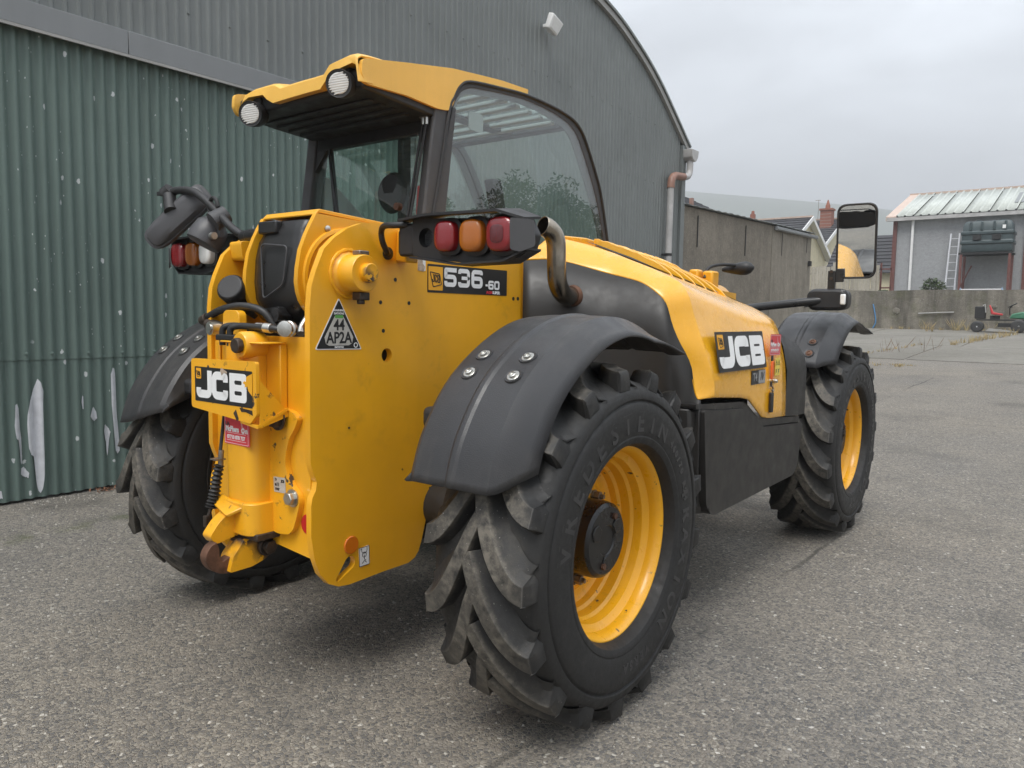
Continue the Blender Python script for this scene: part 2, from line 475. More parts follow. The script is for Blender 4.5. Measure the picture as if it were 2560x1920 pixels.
def m_asphalt():
    g = G("exposed_aggregate_asphalt")
    co = g.co()
    e1 = g.voro(78, co, 'DISTANCE_TO_EDGE'); c1 = g.voro(78, co, 'F1', "Color")
    e2 = g.voro(150, co, 'DISTANCE_TO_EDGE'); c2 = g.voro(150, co, 'F1', "Color")
    sep = g.n.new("ShaderNodeSeparateColor"); g.l.new(c1, sep.inputs[0])
    sep2 = g.n.new("ShaderNodeSeparateColor"); g.l.new(c2, sep2.inputs[0])
    stone = g.ramp(sep.outputs[0], [(0, (.085, .085, .088)), (.3, (.125, .123, .12)), (.55, (.17, .16, .147)), (.8, (.22, .203, .18)), (.975, (.27, .255, .225)), (.99, (.40, .39, .36)), (1, (.46, .44, .41))])
    gap = g.ramp(sep2.outputs[1], [(0, (.16, .147, .127)), (.6, (.225, .207, .177)), (1, (.32, .297, .255))])
    isgap = g.rng(e1, .03, .13, 1, 0)
    c = g.mix(isgap, stone, gap)
    c = g.mix(1.0, c, (1.14, 1.13, 1.12), 'MULTIPLY')
    # broad worn, oily and dusty zones
    z = g.rng(g.noise(.33, 5, .65), .36, .66, 0, 1)
    c = g.mix(g.math('MULTIPLY', z, .7), c, g.mix(1.0, c, (1.36, 1.29, 1.17), 'MULTIPLY'))
    z2 = g.rng(g.noise(.9, 4, .65), .52, .74, 0, 1)
    c = g.mix(g.math('MULTIPLY', z2, .45), c, (.09, .087, .082))
    z3 = g.rng(g.noise(2.7, 5, .7), .55, .8, 0, 1)
    c = g.mix(g.math('MULTIPLY', z3, .3), c, (.27, .245, .21))
    # old wheel tracks and darker damp patches across the yard, a few wandering cracks
    tr_ = g.rng(g.noise(1, 5, .6, vec=g.mapv(co, (.55, .10, 1), (0, 0, 0), (0, 0, R(12)))), .40, .64, 0, 1)
    c = g.mix(g.math('MULTIPLY', tr_, .30), c, g.mix(1.0, c, (.58, .58, .59), 'MULTIPLY'))
    ck = g.voro(.23, g.mix(.12, co, g.noise(1.3, 5, .6, out="Color")), 'DISTANCE_TO_EDGE')
    c = g.mix(g.math('MULTIPLY', g.rng(ck, .0012, .0035, .75, 0), g.rng(g.noise(.5, 3), .45, .6, 0, 1)), c, (.045, .043, .038))
    oil = g.math('MULTIPLY', g.rng(g.voro(.55, co, 'F1'), .10, .22, 1, 0), g.rng(g.noise(3, 4, .6), .35, .65, .2, 1), True)
    c = g.mix(g.math('MULTIPLY', oil, .45), c, (.06, .057, .052))
    # moss line in the low joint in front of the barn door
    sx = g.n.new("ShaderNodeSeparateXYZ"); g.l.new(co, sx.inputs[0])
    wob = g.math('ADD', sx.outputs[0], g.math('MULTIPLY', g.noise(.8, 2), .5))
    band = g.math('SUBTRACT', 1.0, g.math('MULTIPLY', g.math('ABSOLUTE', g.math('ADD', wob, 2.30)), 8.0), True)
    mo = g.math('MULTIPLY', band, g.rng(g.noise(5, 5, .7), .44, .62, 0, 1), True)
    c = g.mix(g.math('MULTIPLY', mo, .7), c, (.085, .10, .032))
    g.set(col=c, rough=.82, spec=.35)
    h = g.math('ADD', g.math('MINIMUM', e1, .16), g.math('MULTIPLY', g.math('MINIMUM', e2, .1), .35))
    h = g.math('ADD', h, g.math('MULTIPLY', g.noise(300, 2), .05))
    g.bump(h, .85, .028)
    return g.m
M['asphalt'] = m_asphalt()

def m_concrete(name, col, dark, scale=1.0, bump=.3, moss=0.0, streak=0.0, spots=0.0):
    g = G(name); co = g.co()
    n1 = g.rng(g.noise(.55 * scale, 6, .65), .3, .7, 0, 1)
    n2 = g.rng(g.noise(5 * scale, 6, .7), .3, .72, 0, 1)
    c = g.mix(n1, dark, col)
    c = g.mix(g.math('MULTIPLY', n2, .45), c, tuple(x * .55 for x in dark))
    n3 = g.rng(g.noise(28 * scale, 4, .7), .5, .8, 0, .55)
    c = g.mix(n3, c, tuple(min(1, x * 1.5) for x in col))
    if streak:
        st = g.rng(g.noise(1, 5, .65, vec=g.mapv(co, (2.2, 2.2, .22))), .42, .72, 0, 1)
        c = g.mix(g.math('MULTIPLY', st, streak), c, tuple(x * .38 for x in dark))
    if moss:
        mo = g.math('MULTIPLY', g.rng(g.noise(1.6, 6, .7), .5, .68, 0, 1), moss)
        c = g.mix(mo, c, (.10, .105, .05))
    if spots:
        sp = g.rng(g.voro(9, g.mapv(co, (1, 1, 1)), 'F1'), .05, .11, 1, 0)
        sp = g.math('MULTIPLY', sp, g.rng(g.noise(1.2, 2), .5, .6, 0, spots))
        c = g.mix(sp, c, (.5, .5, .46))
    g.set(col=c, rough=.88, spec=.25)
    g.bump(g.math('ADD', n2, g.math('MULTIPLY', g.noise(45 * scale, 4), .6)), bump, .02)
    return g.m
M['concrete'] = m_concrete("yard_concrete", (.235, .222, .195), (.15, .14, .12), .8, .25, moss=.2)
M['render'] = m_concrete("old_cement_render", (.31, .275, .225), (.185, .165, .135), 1.2, .5, streak=.3, spots=.8)
M['render_b'] = m_concrete("newer_cement_render", (.36, .325, .27), (.24, .215, .175), 1.3, .5, streak=.45)
M['wall_old'] = m_concrete("stained_concrete_wall", (.36, .33, .275), (.12, .11, .092), 1.1, .6, moss=.55, streak=.8, spots=1.0)
M['dash'] = m_concrete("grey_pebble_dash", (.40, .41, .42), (.33, .335, .345), 1.5, .5, streak=.1)
M['cream'] = m_concrete("cream_house_render", (.68, .62, .44), (.62, .56, .40), .8, .1)
M['brick'] = m_concrete("red_brick", (.36, .15, .10), (.26, .11, .08), 2, .4)
M['earth'] = m_concrete("upper_yard_gravel", (.2, .19, .16), (.12, .115, .09), 1, .4, moss=.5)

# ground: one sheet out to the horizon, denser near the machine
def ground_sheet():
    xs = [-1400, -600, -250, -100, -40, -20, -12, -8, -6, -4, -2, 0, 2, 4, 6, 10, 16, 26, 45, 100, 250, 600, 1400]
    ys = [-1400, -600, -200, -60, -20, -10, -5, -3, -1, 1, 3, 4] + [4 + .5 * i for i in range(1, 14)] + [12, 14, 16, 18, 20, 22, 24, 27, 31, 36, 45, 60, 120, 300, 800, 1400]
    V = [(x, y, gz(y)) for y in ys for x in xs]; n = len(xs)
    F = [(j * n + i, j * n + i + 1, (j + 1) * n + i + 1, (j + 1) * n + i) for j in range(len(ys) - 1) for i in range(n - 1)]
    return MB().add(V, F).build("yard_ground", 'asphalt', kind="structure")
ground_sheet()

# pale concrete slabs in front of the far wall, with open joints
def slab(x0, x1, y0, y1, skew=0.0):
    n = 6; V = []; F = []
    for k in range(n + 1):
        y = y0 + (y1 - y0) * k / n
        for x in (x0, x1):
            V.append((x + skew * (y - y0), y, gz(y) + .012))
    for k in range(n): F.append((2 * k, 2 * k + 1, 2 * k + 3, 2 * k + 2))
    nb = len(V)
    V += [(x, y, z - .06) for x, y, z in V]
    F += [tuple(i + nb for i in reversed(f)) for f in F]
    for k in range(n):
        F.append((2 * k, 2 * k + 2, 2 * k + 2 + nb, 2 * k + nb)); F.append((2 * k + 1, 2 * k + 1 + nb, 2 * k + 3 + nb, 2 * k + 3))
    F.append((0, nb, nb + 1, 1)); F.append((2 * n, 2 * n + 1, 2 * n + 1 + nb, 2 * n + nb))
    return V, F
apron = empty("concrete_apron"); apron['kind'] = "structure"
for j, (ya, yb) in enumerate(((17.2, 22.0), (22.05, 26.6), (26.65, 30.7))):
    for i in range(6):
        xa = -9.6 + 4.2 * i + (.5 * j)
        MB().add(*slab(xa, xa + 4.14, ya, yb)).build("slab", 'concrete', apron)

# ------------------------------------------------------------------ barn
BX = -3.5
def m_sheet(name, col, chips=0.0, streak=.4, fade=.3, rough=.5):
    g = G(name); co = g.co()
    st = g.rng(g.noise(1, 5, .65, vec=g.mapv(co, (9, 9, .5))), .35, .7, 0, 1)
    c = g.mix(g.math('MULTIPLY', st, streak), col, tuple(x * .62 for x in col))
    n = g.rng(g.noise(1.1, 5, .6), .3, .7, 0, 1)
    c = g.mix(g.math('MULTIPLY', n, fade), c, tuple(min(1, x * 1.55 + .01) for x in col))
    if chips:
        v = g.voro(8.5, g.mapv(co, (1, 1, .62)), 'F1')
        wob = g.math('ADD', v, g.math('MULTIPLY', g.noise(55, 3, .6), .16))
        k = g.rng(wob, .165, .18, 1, 0)
        pick = g.ramp(g.noise(1.3, 3, .5), [(0, 0), (.38, 0), (.41, 1), (1, 1)])
        c = g.mix(g.math('MULTIPLY', k, pick), c, (.52, .54, .54))
        v2 = g.math('ADD', g.voro(24, g.mapv(co, (1, 1, .5)), 'F1'), g.math('MULTIPLY', g.noise(90, 3, .6), .2))
        k2 = g.math('MULTIPLY', g.rng(v2, .17, .185, 1, 0), g.ramp(g.noise(2.1, 3, .5, vec=g.mapv(co, (1, 1, .4), (3, 5, 1))), [(0, 0), (.47, 0), (.5, 1), (1, 1)]))
        c = g.mix(k2, c, (.52, .54, .53))
    g.set(col=c, rough=g.rng(g.noise(7, 4), .3, .7, rough - .08, rough + .12), spec=.4)
    return g.m
M['door_green'] = m_sheet("weathered_green_sheet", (.115, .160, .142), 1.0, .35, .25, .5)
M['clad'] = m_sheet("dark_grey_green_cladding", (.165, .178, .174), 0, .2, .3, .42)
M['flash'] = m_sheet("grey_flashing", (.21, .22, .226), 0, .15, .2, .42)
M['galv'] = m_simple("bare_galvanised", (.60, .61, .64), .5, .1, .12, 14)
M['fascia'] = m_simple("pale_grey_trim", (.33, .325, .31), .5, 0, .1, 3)
M['pvc_grey'] = m_simple("grey_pvc_pipe", (.42, .41, .40), .45, 0, .2, 3)
M['pvc_brown'] = m_simple("terracotta_pvc", (.27, .145, .105), .45, 0, .15, 6)

ARCH = [(10.23, 4.19), (9.9, 4.42), (9.6, 4.63), (9.14, 4.94), (8.69, 5.19), (8.23, 5.39), (7.8, 5.55), (7.29, 5.68), (6.5, 5.83), (5.5, 5.96), (4.1, 6.02)]
ARCH = ARCH + [(8.2 - y, z) for y, z in reversed(ARCH[:-1])]
def arch_z(y):
    P = sorted(ARCH)
    for (a, za), (b, zb) in zip(P, P[1:]):
        if a <= y <= b: return za + (zb - za) * (y - a) / (b - a)
    return 4.0
barn = tag(empty("barn", (BX, 4.1, 0)), "large dark green corrugated barn with a rounded roof behind the yellow machine", "barn")
def bp(o):                                         # barn parts are modelled in world coordinates
    o.location = (-BX, -4.1, 0); return o
def corr(y): return .0135 * math.sin(2 * PI * y / .0795)
def rib(y):
    t = (y / .09) % 1.0
    return .014 if .30 < t < .52 else (.014 * (t - .2) / .1 if .2 <= t <= .3 else (.014 * (.62 - t) / .1 if .52 <= t < .62 else 0.0))
# sliding door of sine-corrugated sheets
DX = BX + .06
door = bp(MB().bb((DX - .07, -3.2, .05), (DX - .02, 3.45, 3.2)).build("sliding_door", 'dark', barn))
def corr_sheet(y0, y1, z0, z1, x, prof, step, lift=0.0):
    n = max(2, int(round((y1 - y0) / step))); V = []; F = []
    for i in range(n + 1):
        y = y0 + (y1 - y0) * i / n
        zz = z1(y) if callable(z1) else z1
        V += [(x + prof(y) + lift, y, z0), (x + prof(y) + lift, y, zz), (x + prof(y) + lift - .004, y, zz), (x + prof(y) + lift - .004, y, z0)]
    for i in range(n):
        a = 4 * i
        for j in range(4): F.append((a + j, a + (j + 1) % 4, a + 4 + (j + 1) % 4, a + 4 + j))
    F += [(3, 2, 1, 0), tuple(4 * n + j for j in range(4))]
    return V, F
edges_y = [-3.15, -2.37, -1.6, -.83, -.08, .62, 1.36, 2.07, 2.75, 3.42]
for i in range(len(edges_y) - 1):
    a, b = edges_y[i], edges_y[i + 1]
    for z0, z1, lf in ((.02, 1.0, 0.0), (.965, 3.17, .006)):
        MB().add(*corr_sheet(a, b + .03, z0, z1, DX, corr, .0795 / 10, lf + (.0025 if i % 2 else 0))).build("door_sheet", 'door_green', door)
for k in range(30):                                # fixings along the lap
    y = -3.1 + .0795 * (round(k * 2.7))
    if y > 3.3: break
    yy = (math.floor(y / .0795) + .25) * .0795
    MB().lathe([(0, .011), (.006, .011), (.008, .007), (.013, .006)], 8).build("fixing", 'door_green', door).location = (DX + .0215, yy, 1.005 + .004 * math.sin(k))
# bare patches where the paint has peeled: traced on the sheet, following its corrugation
def patch(poly):
    ys = [p[0] for p in poly]; y0, y1 = min(ys), max(ys); n = max(4, int((y1 - y0) / .004)); V = []; F = []
    def span(y):
        zs = []
        for i in range(len(poly)):
            (ya, za), (yb, zb) = poly[i], poly[(i + 1) % len(poly)]
            if (ya <= y < yb) or (yb <= y < ya): zs.append(za + (zb - za) * (y - ya) / (yb - ya))
        return (min(zs), max(zs)) if len(zs) >= 2 else None
    prev = None
    for i in range(n + 1):
        y = y0 + 1e-4 + (y1 - y0 - 2e-4) * i / n
        s_ = span(y)
        if not s_: prev = None; continue
        x = DX + corr(y) + .0092
        V += [(x, y, s_[0] + random.uniform(-.004, .004)), (x, y, s_[1] + random.uniform(-.004, .004))]
        if prev is not None: F.append((prev, prev + 1, len(V) - 1, len(V) - 2))
        prev = len(V) - 2
    return V, F
def zpx(pts):                                      # patch outlines measured on the door in metres
    return [(-.234 + u * .00267 * .3012, .0 + v) for u, v in pts]
for poly in (
    [(.003, .839), (-.02, .76), (-.052, .68), (-.068, .60), (-.072, .534), (-.071, .44), (-.069, .369), (-.055, .325), (-.034, .305), (-.03, .25), (-.026, .19), (-.022, .12), (-.012, .06), (-.001, .048), (.012, .09), (.02, .16), (.024, .20), (.014, .23), (.026, .30), (.029, .42), (.026, .55), (.031, .66), (.038, .75), (.02, .81)],
    [(-.142, .67), (-.143, .60), (-.148, .53), (-.142, .44), (-.128, .43), (-.12, .35), (-.116, .27), (-.108, .26), (-.104, .32), (-.104, .44), (-.114, .52), (-.118, .60), (-.116, .64), (-.128, .675)],
    [(-.118, .235), (-.12, .20), (-.098, .175), (-.074, .165), (-.072, .20), (-.096, .24)],
    [(.352, .60), (.336, .55), (.346, .525), (.372, .51), (.39, .53), (.388, .575), (.37, .612)],
    [(.44, .48), (.43, .43), (.436, .38), (.45, .34), (.452, .26), (.458, .24), (.464, .30), (.47, .38), (.478, .42), (.462, .46)],
    [(.502, .89), (.488, .84), (.488, .62), (.496, .45), (.506, .28), (.524, .25), (.545, .265), (.54, .42), (.528, .62), (.532, .83), (.52, .88)],
    [(.294, .70), (.288, .65), (.296, .60), (.302, .60), (.302, .69)],
    [(-.25, .10), (-.25, .05), (-.235, .05), (-.236, .1)],
):
    MB().add(*patch(poly)).build("peeled_patch", 'galv', door)
# box-profile cladding above and to the right of the door
cl_e = [-2.9, -1.9, -.9, .1, 1.1, 2.1, 3.1, 3.5]
for a, b in zip(cl_e, cl_e[1:]):
    bp(MB().add(*corr_sheet(a, b, 3.1, lambda y: arch_z(y) - .02, BX - .03, rib, .009)).build("cladding_sheet", 'clad', barn))
cl_e = [3.5, 4.5, 5.5, 6.5, 7.5, 8.5, 9.5, 9.98]
for a, b in zip(cl_e, cl_e[1:]):
    bp(MB().add(*corr_sheet(a, b, -.1, lambda y: arch_z(y) - .02, BX - .03, rib, .009)).build("cladding_sheet", 'clad', barn))
# screw rows on the gable
scr = MB()
for row in (2.2, 3.45, 4.35):
    for k in range(24):
        y = (math.floor((3.6 + k * .27) / .09) + .41) * .09
        if y < 9.8 and row < arch_z(y) - .2: scr.cyl((BX - .018, y, row), (BX - .004, y, row), .011, .008, 8)
for k in range(10):
    y = (math.floor((-.6 + k * .36) / .09) + .41) * .09
    scr.cyl((BX - .018, y, 3.62), (BX - .004, y, 3.62), .011, .008, 8)
bp(scr.build("screws", 'clad', barn, kind="stuff"))
# sliding-gear header over the door
bp(MB().bb((BX - .02, -3.4, 3.135), (BX + .13, .66, 3.30)).build("header_box", 'flash', barn, bevel=.004))
bp(MB().bb((BX - .02, .664, 3.135), (BX + .13, 3.7, 3.30)).build("header_box", 'flash', barn, bevel=.004))
bp(MB().bb((BX + .118, -3.4, 3.115), (BX + .134, 3.7, 3.134)).build("header_drip", 'fascia', barn))
# corner trim, gable trim and curved roof
bp(MB().prism([(BX - .06, 9.985), (BX + .02, 9.985), (BX + .02, 10.13), (BX - .06, 10.13)], -.1, 4.2, 2).build("corner_trim", 'clad', barn))
def arch_band(x0, x1, dz0, dz1):
    P = spline([(y, z) for y, z in ARCH], 3)
    rings = []
    for i, (y, z) in enumerate(P):
        a, b = P[max(0, i - 1)], P[min(len(P) - 1, i + 1)]
        t = Vector((b[0] - a[0], b[1] - a[1])).normalized(); n_ = Vector((t.y, -t.x))
        if n_.y < 0: n_ = -n_
        q0, q1 = Vector((y, z)) + n_ * dz0, Vector((y, z)) + n_ * dz1
        rings.append([(x0, q0.x, q0.y), (x1, q0.x, q0.y), (x1, q1.x, q1.y), (x0, q1.x, q1.y)])
    return MB().loft(rings)
bp(arch_band(BX - .02, BX + .03, -.085, -.005).build("gable_trim", 'fascia', barn))
bp(arch_band(BX - 18, BX + .055, 0, .035).build("curved_roof", 'clad', barn))
bp(MB().bb((BX - 18, 9.95, -.1), (BX - .062, 9.99, 4.2)).build("side_wall", 'clad', barn))
bp(MB().bb((BX - 18, -2.0, -.1), (BX - .062, -1.95, 4.2)).build("side_wall", 'clad', barn))
# eaves gutter and downpipe
gut = fillet([(10.0, 4.13), (10.02, 4.0), (10.1, 3.94), (10.2, 3.94), (10.27, 4.02), (10.29, 4.13), (10.27, 4.13), (10.25, 4.03), (10.19, 3.965), (10.11, 3.965), (10.04, 4.02), (10.02, 4.13)], .015, 3)
bp(MB().prism([(a, b) for a, b in gut], BX - 17.9, BX + .16, 0).build("gutter", 'pvc_grey', barn))
bp(MB().prism(fillet([(10.01, 4.125), (10.03, 4.01), (10.1, 3.95), (10.2, 3.95), (10.26, 4.02), (10.28, 4.125)], .015, 3), BX + .161, BX + .175, 0).build("gutter_end", 'pvc_grey', barn))
px = BX + .09
dp = bp(MB().tube([(px, 10.13, 3.96), (px, 10.13, 3.86), (px, 10.13, 3.80), (px, 10.11, 3.74), (px, 10.06, 3.69), (px, 9.98, 3.665), (px, 9.86, 3.65)], .056, 16)
        .tube([(px, 9.44, 3.47), (px, 9.43, 2.6), (px, 9.43, 1.6), (px, 9.43, .1)], .053, 16).build("downpipe", 'pvc_grey', barn))
MB().tube([(px, 9.9, 3.655), (px, 9.72, 3.64), (px, 9.6, 3.63), (px, 9.52, 3.605), (px, 9.465, 3.55), (px, 9.445, 3.48), (px, 9.44, 3.41)], .062, 16).build("pipe_elbow", 'pvc_brown', dp)
MB().cyl((px, 9.43, 2.32), (px, 9.43, 2.36), .06).bb((BX, 9.36, 2.325), (px, 9.5, 2.355)).build("pipe_clip", 'dark', dp)
# floodlight on the gable
fl = tag(empty("floodlight", (BX + .02, 5.95, 4.95)), "small white floodlight box high on the barn gable", "floodlight")
q = MB().prism([(-.10, -.09), (.10, -.09), (.13, .09), (-.13, .09)], .09, .17, 0, Matrix.Rotation(R(18), 4, 'Y') @ Matrix.Rotation(R(-14), 4, 'X')).build("lamp_body", 'white', fl, bevel=.012)
MB().prism([(-.08, -.07), (.08, -.07), (.105, .07), (-.105, .07)], .171, .176, 0, Matrix.Rotation(R(18), 4, 'Y') @ Matrix.Rotation(R(-14), 4, 'X')).build("lamp_glass", 'lens_clear', q)
MB().bb((-.02, -.03, -.05), (.1, .03, -.01)).cyl((.08, 0, -.12), (.08, 0, -.08), .035, .045).build("bracket", 'white', fl, bevel=.004)

# ------------------------------------------------------------------ shed beyond the barn
shed = tag(empty("shed", (BX - 2, 14, gz(14))), "low cement rendered shed wall with a thin tin roof beside the barn", "shed")
def sp(o, l): o.location = -Vector(l.location); return o
def lnz(y): return 3.22 + (3.41 - 3.22) * (y - 9.9) / 7.6
def wall_poly(y0, y1, top): return [(y0, gz(y0) - .3), (y1, gz(y1) - .3), (y1, top(y1)), (y0, top(y0))]
sp(MB().prism(wall_poly(10.14, 14.62, lnz), BX - .25, BX - .02, 0).build("wall", 'render', shed), shed)
sp(MB().prism(wall_poly(14.623, 17.42, lnz), BX - .25, BX - .012, 0).build("wall", 'render_b', shed), shed)
sp(MB().bb((BX - 6, 17.2, gz(17) - .3), (BX - .26, 17.41, 3.35)).build("wall", 'render', shed), shed)
for (ya, yb) in ((10.14, 12.1), (12.06, 14.0), (13.96, 15.8), (15.76, 17.55)):
    V = []; F = []
    n = 24
    for k in range(n + 1):
        y = ya + (yb - ya) * k / n; w = .008 * math.sin(k * PI / 2) + (.006 if ya > 12 and ya < 15 else 0)
        V += [(BX + .05, y, lnz(y) + .028 + w), (BX - 6, y, lnz(y) + .55 + w)]
    for k in range(n): F.append((2 * k, 2 * k + 1, 2 * k + 3, 2 * k + 2))
    o = sp(MB().add(V, F).build("roof_sheet", 'clad', shed), shed); m_ = o.modifiers.new("t", 'SOLIDIFY'); m_.thickness = .012
sp(MB().prism([(14.7, 3.26), (17.62, 3.325), (17.62, 3.375), (14.7, 3.31)], BX - .005, BX + .085, 0).tube([(BX + .04, 14.7, 3.285), (BX + .04, 17.66, 3.345)], .045, 10).build("gutter", 'flash', shed), shed)
for y, l in ((10.75, .55), (13.05, .6), (15.25, .5), (17.05, .35)):    # slots cut in the render
    sp(MB().bb((BX - .013 if y < 14.6 else BX - .008, y, lnz(y) - .12 - l), (BX - .004, y + .025, lnz(y) - .12)).build("crack", 'dark', shed), shed)
sp(MB().bb((BX - .005, 17.2, 2.62), (BX + .06, 17.3, 2.74)).build("junction_box", 'plastic', shed), shed)
sp(MB().bb((BX - .005, 17.1, 1.62), (BX + .07, 17.2, 1.76)).build("junction_box", 'plastic', shed), shed)

# ------------------------------------------------------------------ far yard wall
WY = 31.2
yw = tag(empty("yard_wall", (0, WY, gz(WY))), "long stained concrete boundary wall across the back of the yard", "wall")
rnd_top = []
x = -11.0
while x < 34:
    rnd_top.append((x, 2.52 + .02 * math.sin(x * 1.7) + random.uniform(-.012, .012))); x += .5
poly = [(-11, .3), (34, .3)] + list(reversed(rnd_top))
sp(MB().prism(poly, WY, WY + .28, 1).build("wall", 'wall_old', yw), yw)
for (x, z, r_) in ((-4.2, 1.72, .13), (-.9, 1.9, .08)):
    sp(MB().lathe([(0, r_ * .75), (.012, r_), (.02, r_), (.03, r_ * .75)], 18, 'y').build("stain_ring", 'wall_old', yw), yw).location = Vector((x, WY - .03, z)) - Vector(yw.location)
bpip = MB().tube(spline([(-5.02, WY - .04, 1.02), (-4.92, WY - .05, 1.25), (-4.96, WY - .05, 1.6), (-5.05, WY - .04, 1.98)], 5), .022, 8)
M['blue_pipe'] = m_simple("blue_water_pipe", (.06, .22, .45), .45)
tag(bpip.build("water_pipe", 'blue_pipe'), "thin blue plastic water pipe standing against the stained yard wall", "pipe")
tag(MB().tube(spline([(-3.4, WY - .06, 1.62), (-2.7, WY - .07, 1.66), (-2.2, WY - .05, 1.68)], 4), .025, 8).build("old_plank", 'fascia'), "short pale stick leaning along the stained yard wall", "stick")
MB().bb((-40, WY + .281, -.5), (60, WY + 60, 2.3)).build("upper_yard", 'earth', kind="structure")

# ------------------------------------------------------------------ workshop on the upper yard
ws = tag(empty("workshop", (4, 41, 2.3)), "grey rendered workshop with pale green ribbed roof beyond the yard wall", "building")
M['roof_green'] = m_sheet("pale_green_roof_sheet", (.45, .475, .44), 0, .3, .3, .55)
M['maroon'] = m_simple("maroon_steel", (.15, .06, .05), .5, .1, .2, 9)
M['terracotta_trim'] = m_simple("pale_red_trim", (.52, .40, .33), .5, 0, .1, 4)
M['skylight'] = m_simple("dull_rooflight", (.20, .21, .21), .4, 0, .1, 20)
sp(MB().bb((-5.75, 38.0, 2.2), (22, 48, 6.15)).build("wall", 'dash', ws), ws)
sp(MB().prism([(38.0, 6.15), (48, 6.15), (43, 7.78)], -5.75, 22, 0).build("gable", 'dash', ws), ws)
def roofpt(x, t): return (x, 37.75 + (43 - 37.75) * t, 6.16 + (7.86 - 6.16) * t)
rw = 1.0
for k in range(28):                                # ribbed roof sheets, one by one
    x0 = -5.95 + k * rw
    V = []; F = []
    prof = [(0, 0), (.22, 0), (.25, .05), (.29, .05), (.32, 0), (.55, 0), (.58, .05), (.62, .05), (.65, 0), (.90, 0), (.94, .055), (.99, .055)]
    for u, h in prof:
        for t in (0, 1):
            p = roofpt(x0 + u * rw, t); V.append((p[0], p[1] - h * .3, p[2] + h + .02))
    for i in range(len(prof) - 1): F.append((2 * i, 2 * i + 2, 2 * i + 3, 2 * i + 1))
    o = sp(MB().add(V, F).build("roof_sheet", 'roof_green', ws), ws)
    o.modifiers.new("t", 'SOLIDIFY').thickness = .02
o = MB()
for k in range(4):
    a, b = .28, .72
    xx = -1.2 + k * .5
    o.add([roofpt(xx, a), roofpt(xx + .4, a), roofpt(xx + .4 , b), roofpt(xx , b)], [(0, 1, 2, 3)])
for v in range(len(o.v)): o.v[v] = (o.v[v][0] + .0, o.v[v][1] - .03, o.v[v][2] + .06)
sp(o.build("rooflight", 'skylight', ws), ws)
sp(MB().add([(-6.15, 37.7, 6.2), (-5.7, 37.7, 6.2), (-5.7, 43, 7.92), (-6.15, 43, 7.92), (-6.15, 37.7, 6.0), (-6.15, 43, 7.72), (-5.7, 37.7, 6.0), (-5.7, 43, 7.72)],
            [(0, 1, 2, 3), (0, 3, 5, 4), (4, 5, 7, 6), (0, 4, 6, 1), (3, 2, 7, 5)]).build("verge_trim", 'terracotta_trim', ws), ws)
sp(MB().bb((-6.15, 42.9, 7.86), (22, 43.1, 7.96)).build("ridge_cap", 'terracotta_trim', ws), ws)
sp(MB().bb((-6.1, 37.62, 5.98), (22, 37.76, 6.14)).build("gutter", 'pvc_grey', ws), ws)
sp(MB().bb((-5.85, 37.9, 2.2), (-5.68, 38.06, 6.1)).build("corner_post", 'maroon', ws), ws)
sp(MB().bb((-.62, 37.9, 2.2), (-.45, 38.0, 6.0)).build("corner_post", 'maroon', ws), ws)
sp(MB().tube([(-5.0, 37.85, 6.05), (-5.0, 37.88, 2.3)], .06, 10).build("downpipe", 'white', ws), ws)

# oil tank on its steel stand
M['tank_green'] = m_simple("dark_green_polythene", (.045, .066, .07), .45, 0, .15, 5)
stand = tag(empty("tank_stand", (-2.0, 37.2, 2.3)), "maroon steel frame carrying the dark oil tank", "stand")
for (x, y) in ((-2.80, 36.6), (-2.80, 37.7), (-1.0, 36.6), (-1.0, 37.7)):
    sp(MB().bb((x - .05, y - .05, 2.3), (x + .05, y + .05, 4.24)).build("leg", 'maroon', stand), stand)
sp(MB().bb((-2.9, 36.55, 4.241), (-.9, 36.65, 4.325)).bb((-2.9, 37.65, 4.241), (-.9, 37.75, 4.325)).build("rail", 'dark', stand), stand)
sp(MB().tube([(-2.9, 37.2, 2.75), (-2.45, 37.2, 3.8)], .03, 8).build("brace", 'maroon', stand), stand)
tank = tag(empty("oil_tank", (-1.88, 37.15, 4.33)), "dark green plastic oil tank raised on a steel stand by the workshop", "tank")
def ring(w, d, z, r_=.08): return [(a, b, z) for a, b in rrect(0, 0, w, d, r_, 3)]
MB().loft([ring(1.84, 1.1, 0), ring(1.9, 1.16, .05), ring(1.86, 1.14, .34), ring(1.98, 1.24, .36), ring(1.98, 1.24, .48), ring(1.9, 1.16, .50), ring(1.9, 1.16, .74), ring(1.98, 1.24, .76), ring(1.98, 1.24, .88), ring(1.86, 1.14, .90), ring(1.8, 1.1, 1.2), ring(1.66, .95, 1.33, .15)]).build("body", 'tank_green', tank, bevel=.02)
for x in (-.36, .36): MB().bb((x - .16, -.66, .52), (x + .16, -.585, .74)).build("recess", 'dark', tank)
for x in (-.62, -.2, .25, .66): MB().bb((x - .05, -.6, .92), (x + .05, -.4, 1.3)).build("rib", 'tank_green', tank, bevel=.02)
for x in (-.4, .5): MB().cyl((x, 0, 1.3), (x, 0, 1.42), .11, .1, 12).build("filler_cap", 'tank_green', tank)
MB().bb((.55, -.612, .97), (.67, -.6, 1.12)).build("label", 'white', tank)

# ladder against the workshop
lad = tag(empty("ladder", (-3.25, 37.7, 2.3)), "grey aluminium ladder leaning on the workshop wall", "ladder")
for s in (-1, 1): MB().tube([(s * .19, -.55, 0), (s * .17, .2, 3.0)], .04, 6).build("stile", 'galv', lad)
for k in range(8):
    t = .08 + k * .12
    MB().tube([(-.185, -.55 + .75 * t, 3 * t), (.185, -.55 + .75 * t, 3 * t)], .018, 6).build("rung", 'galv', lad)

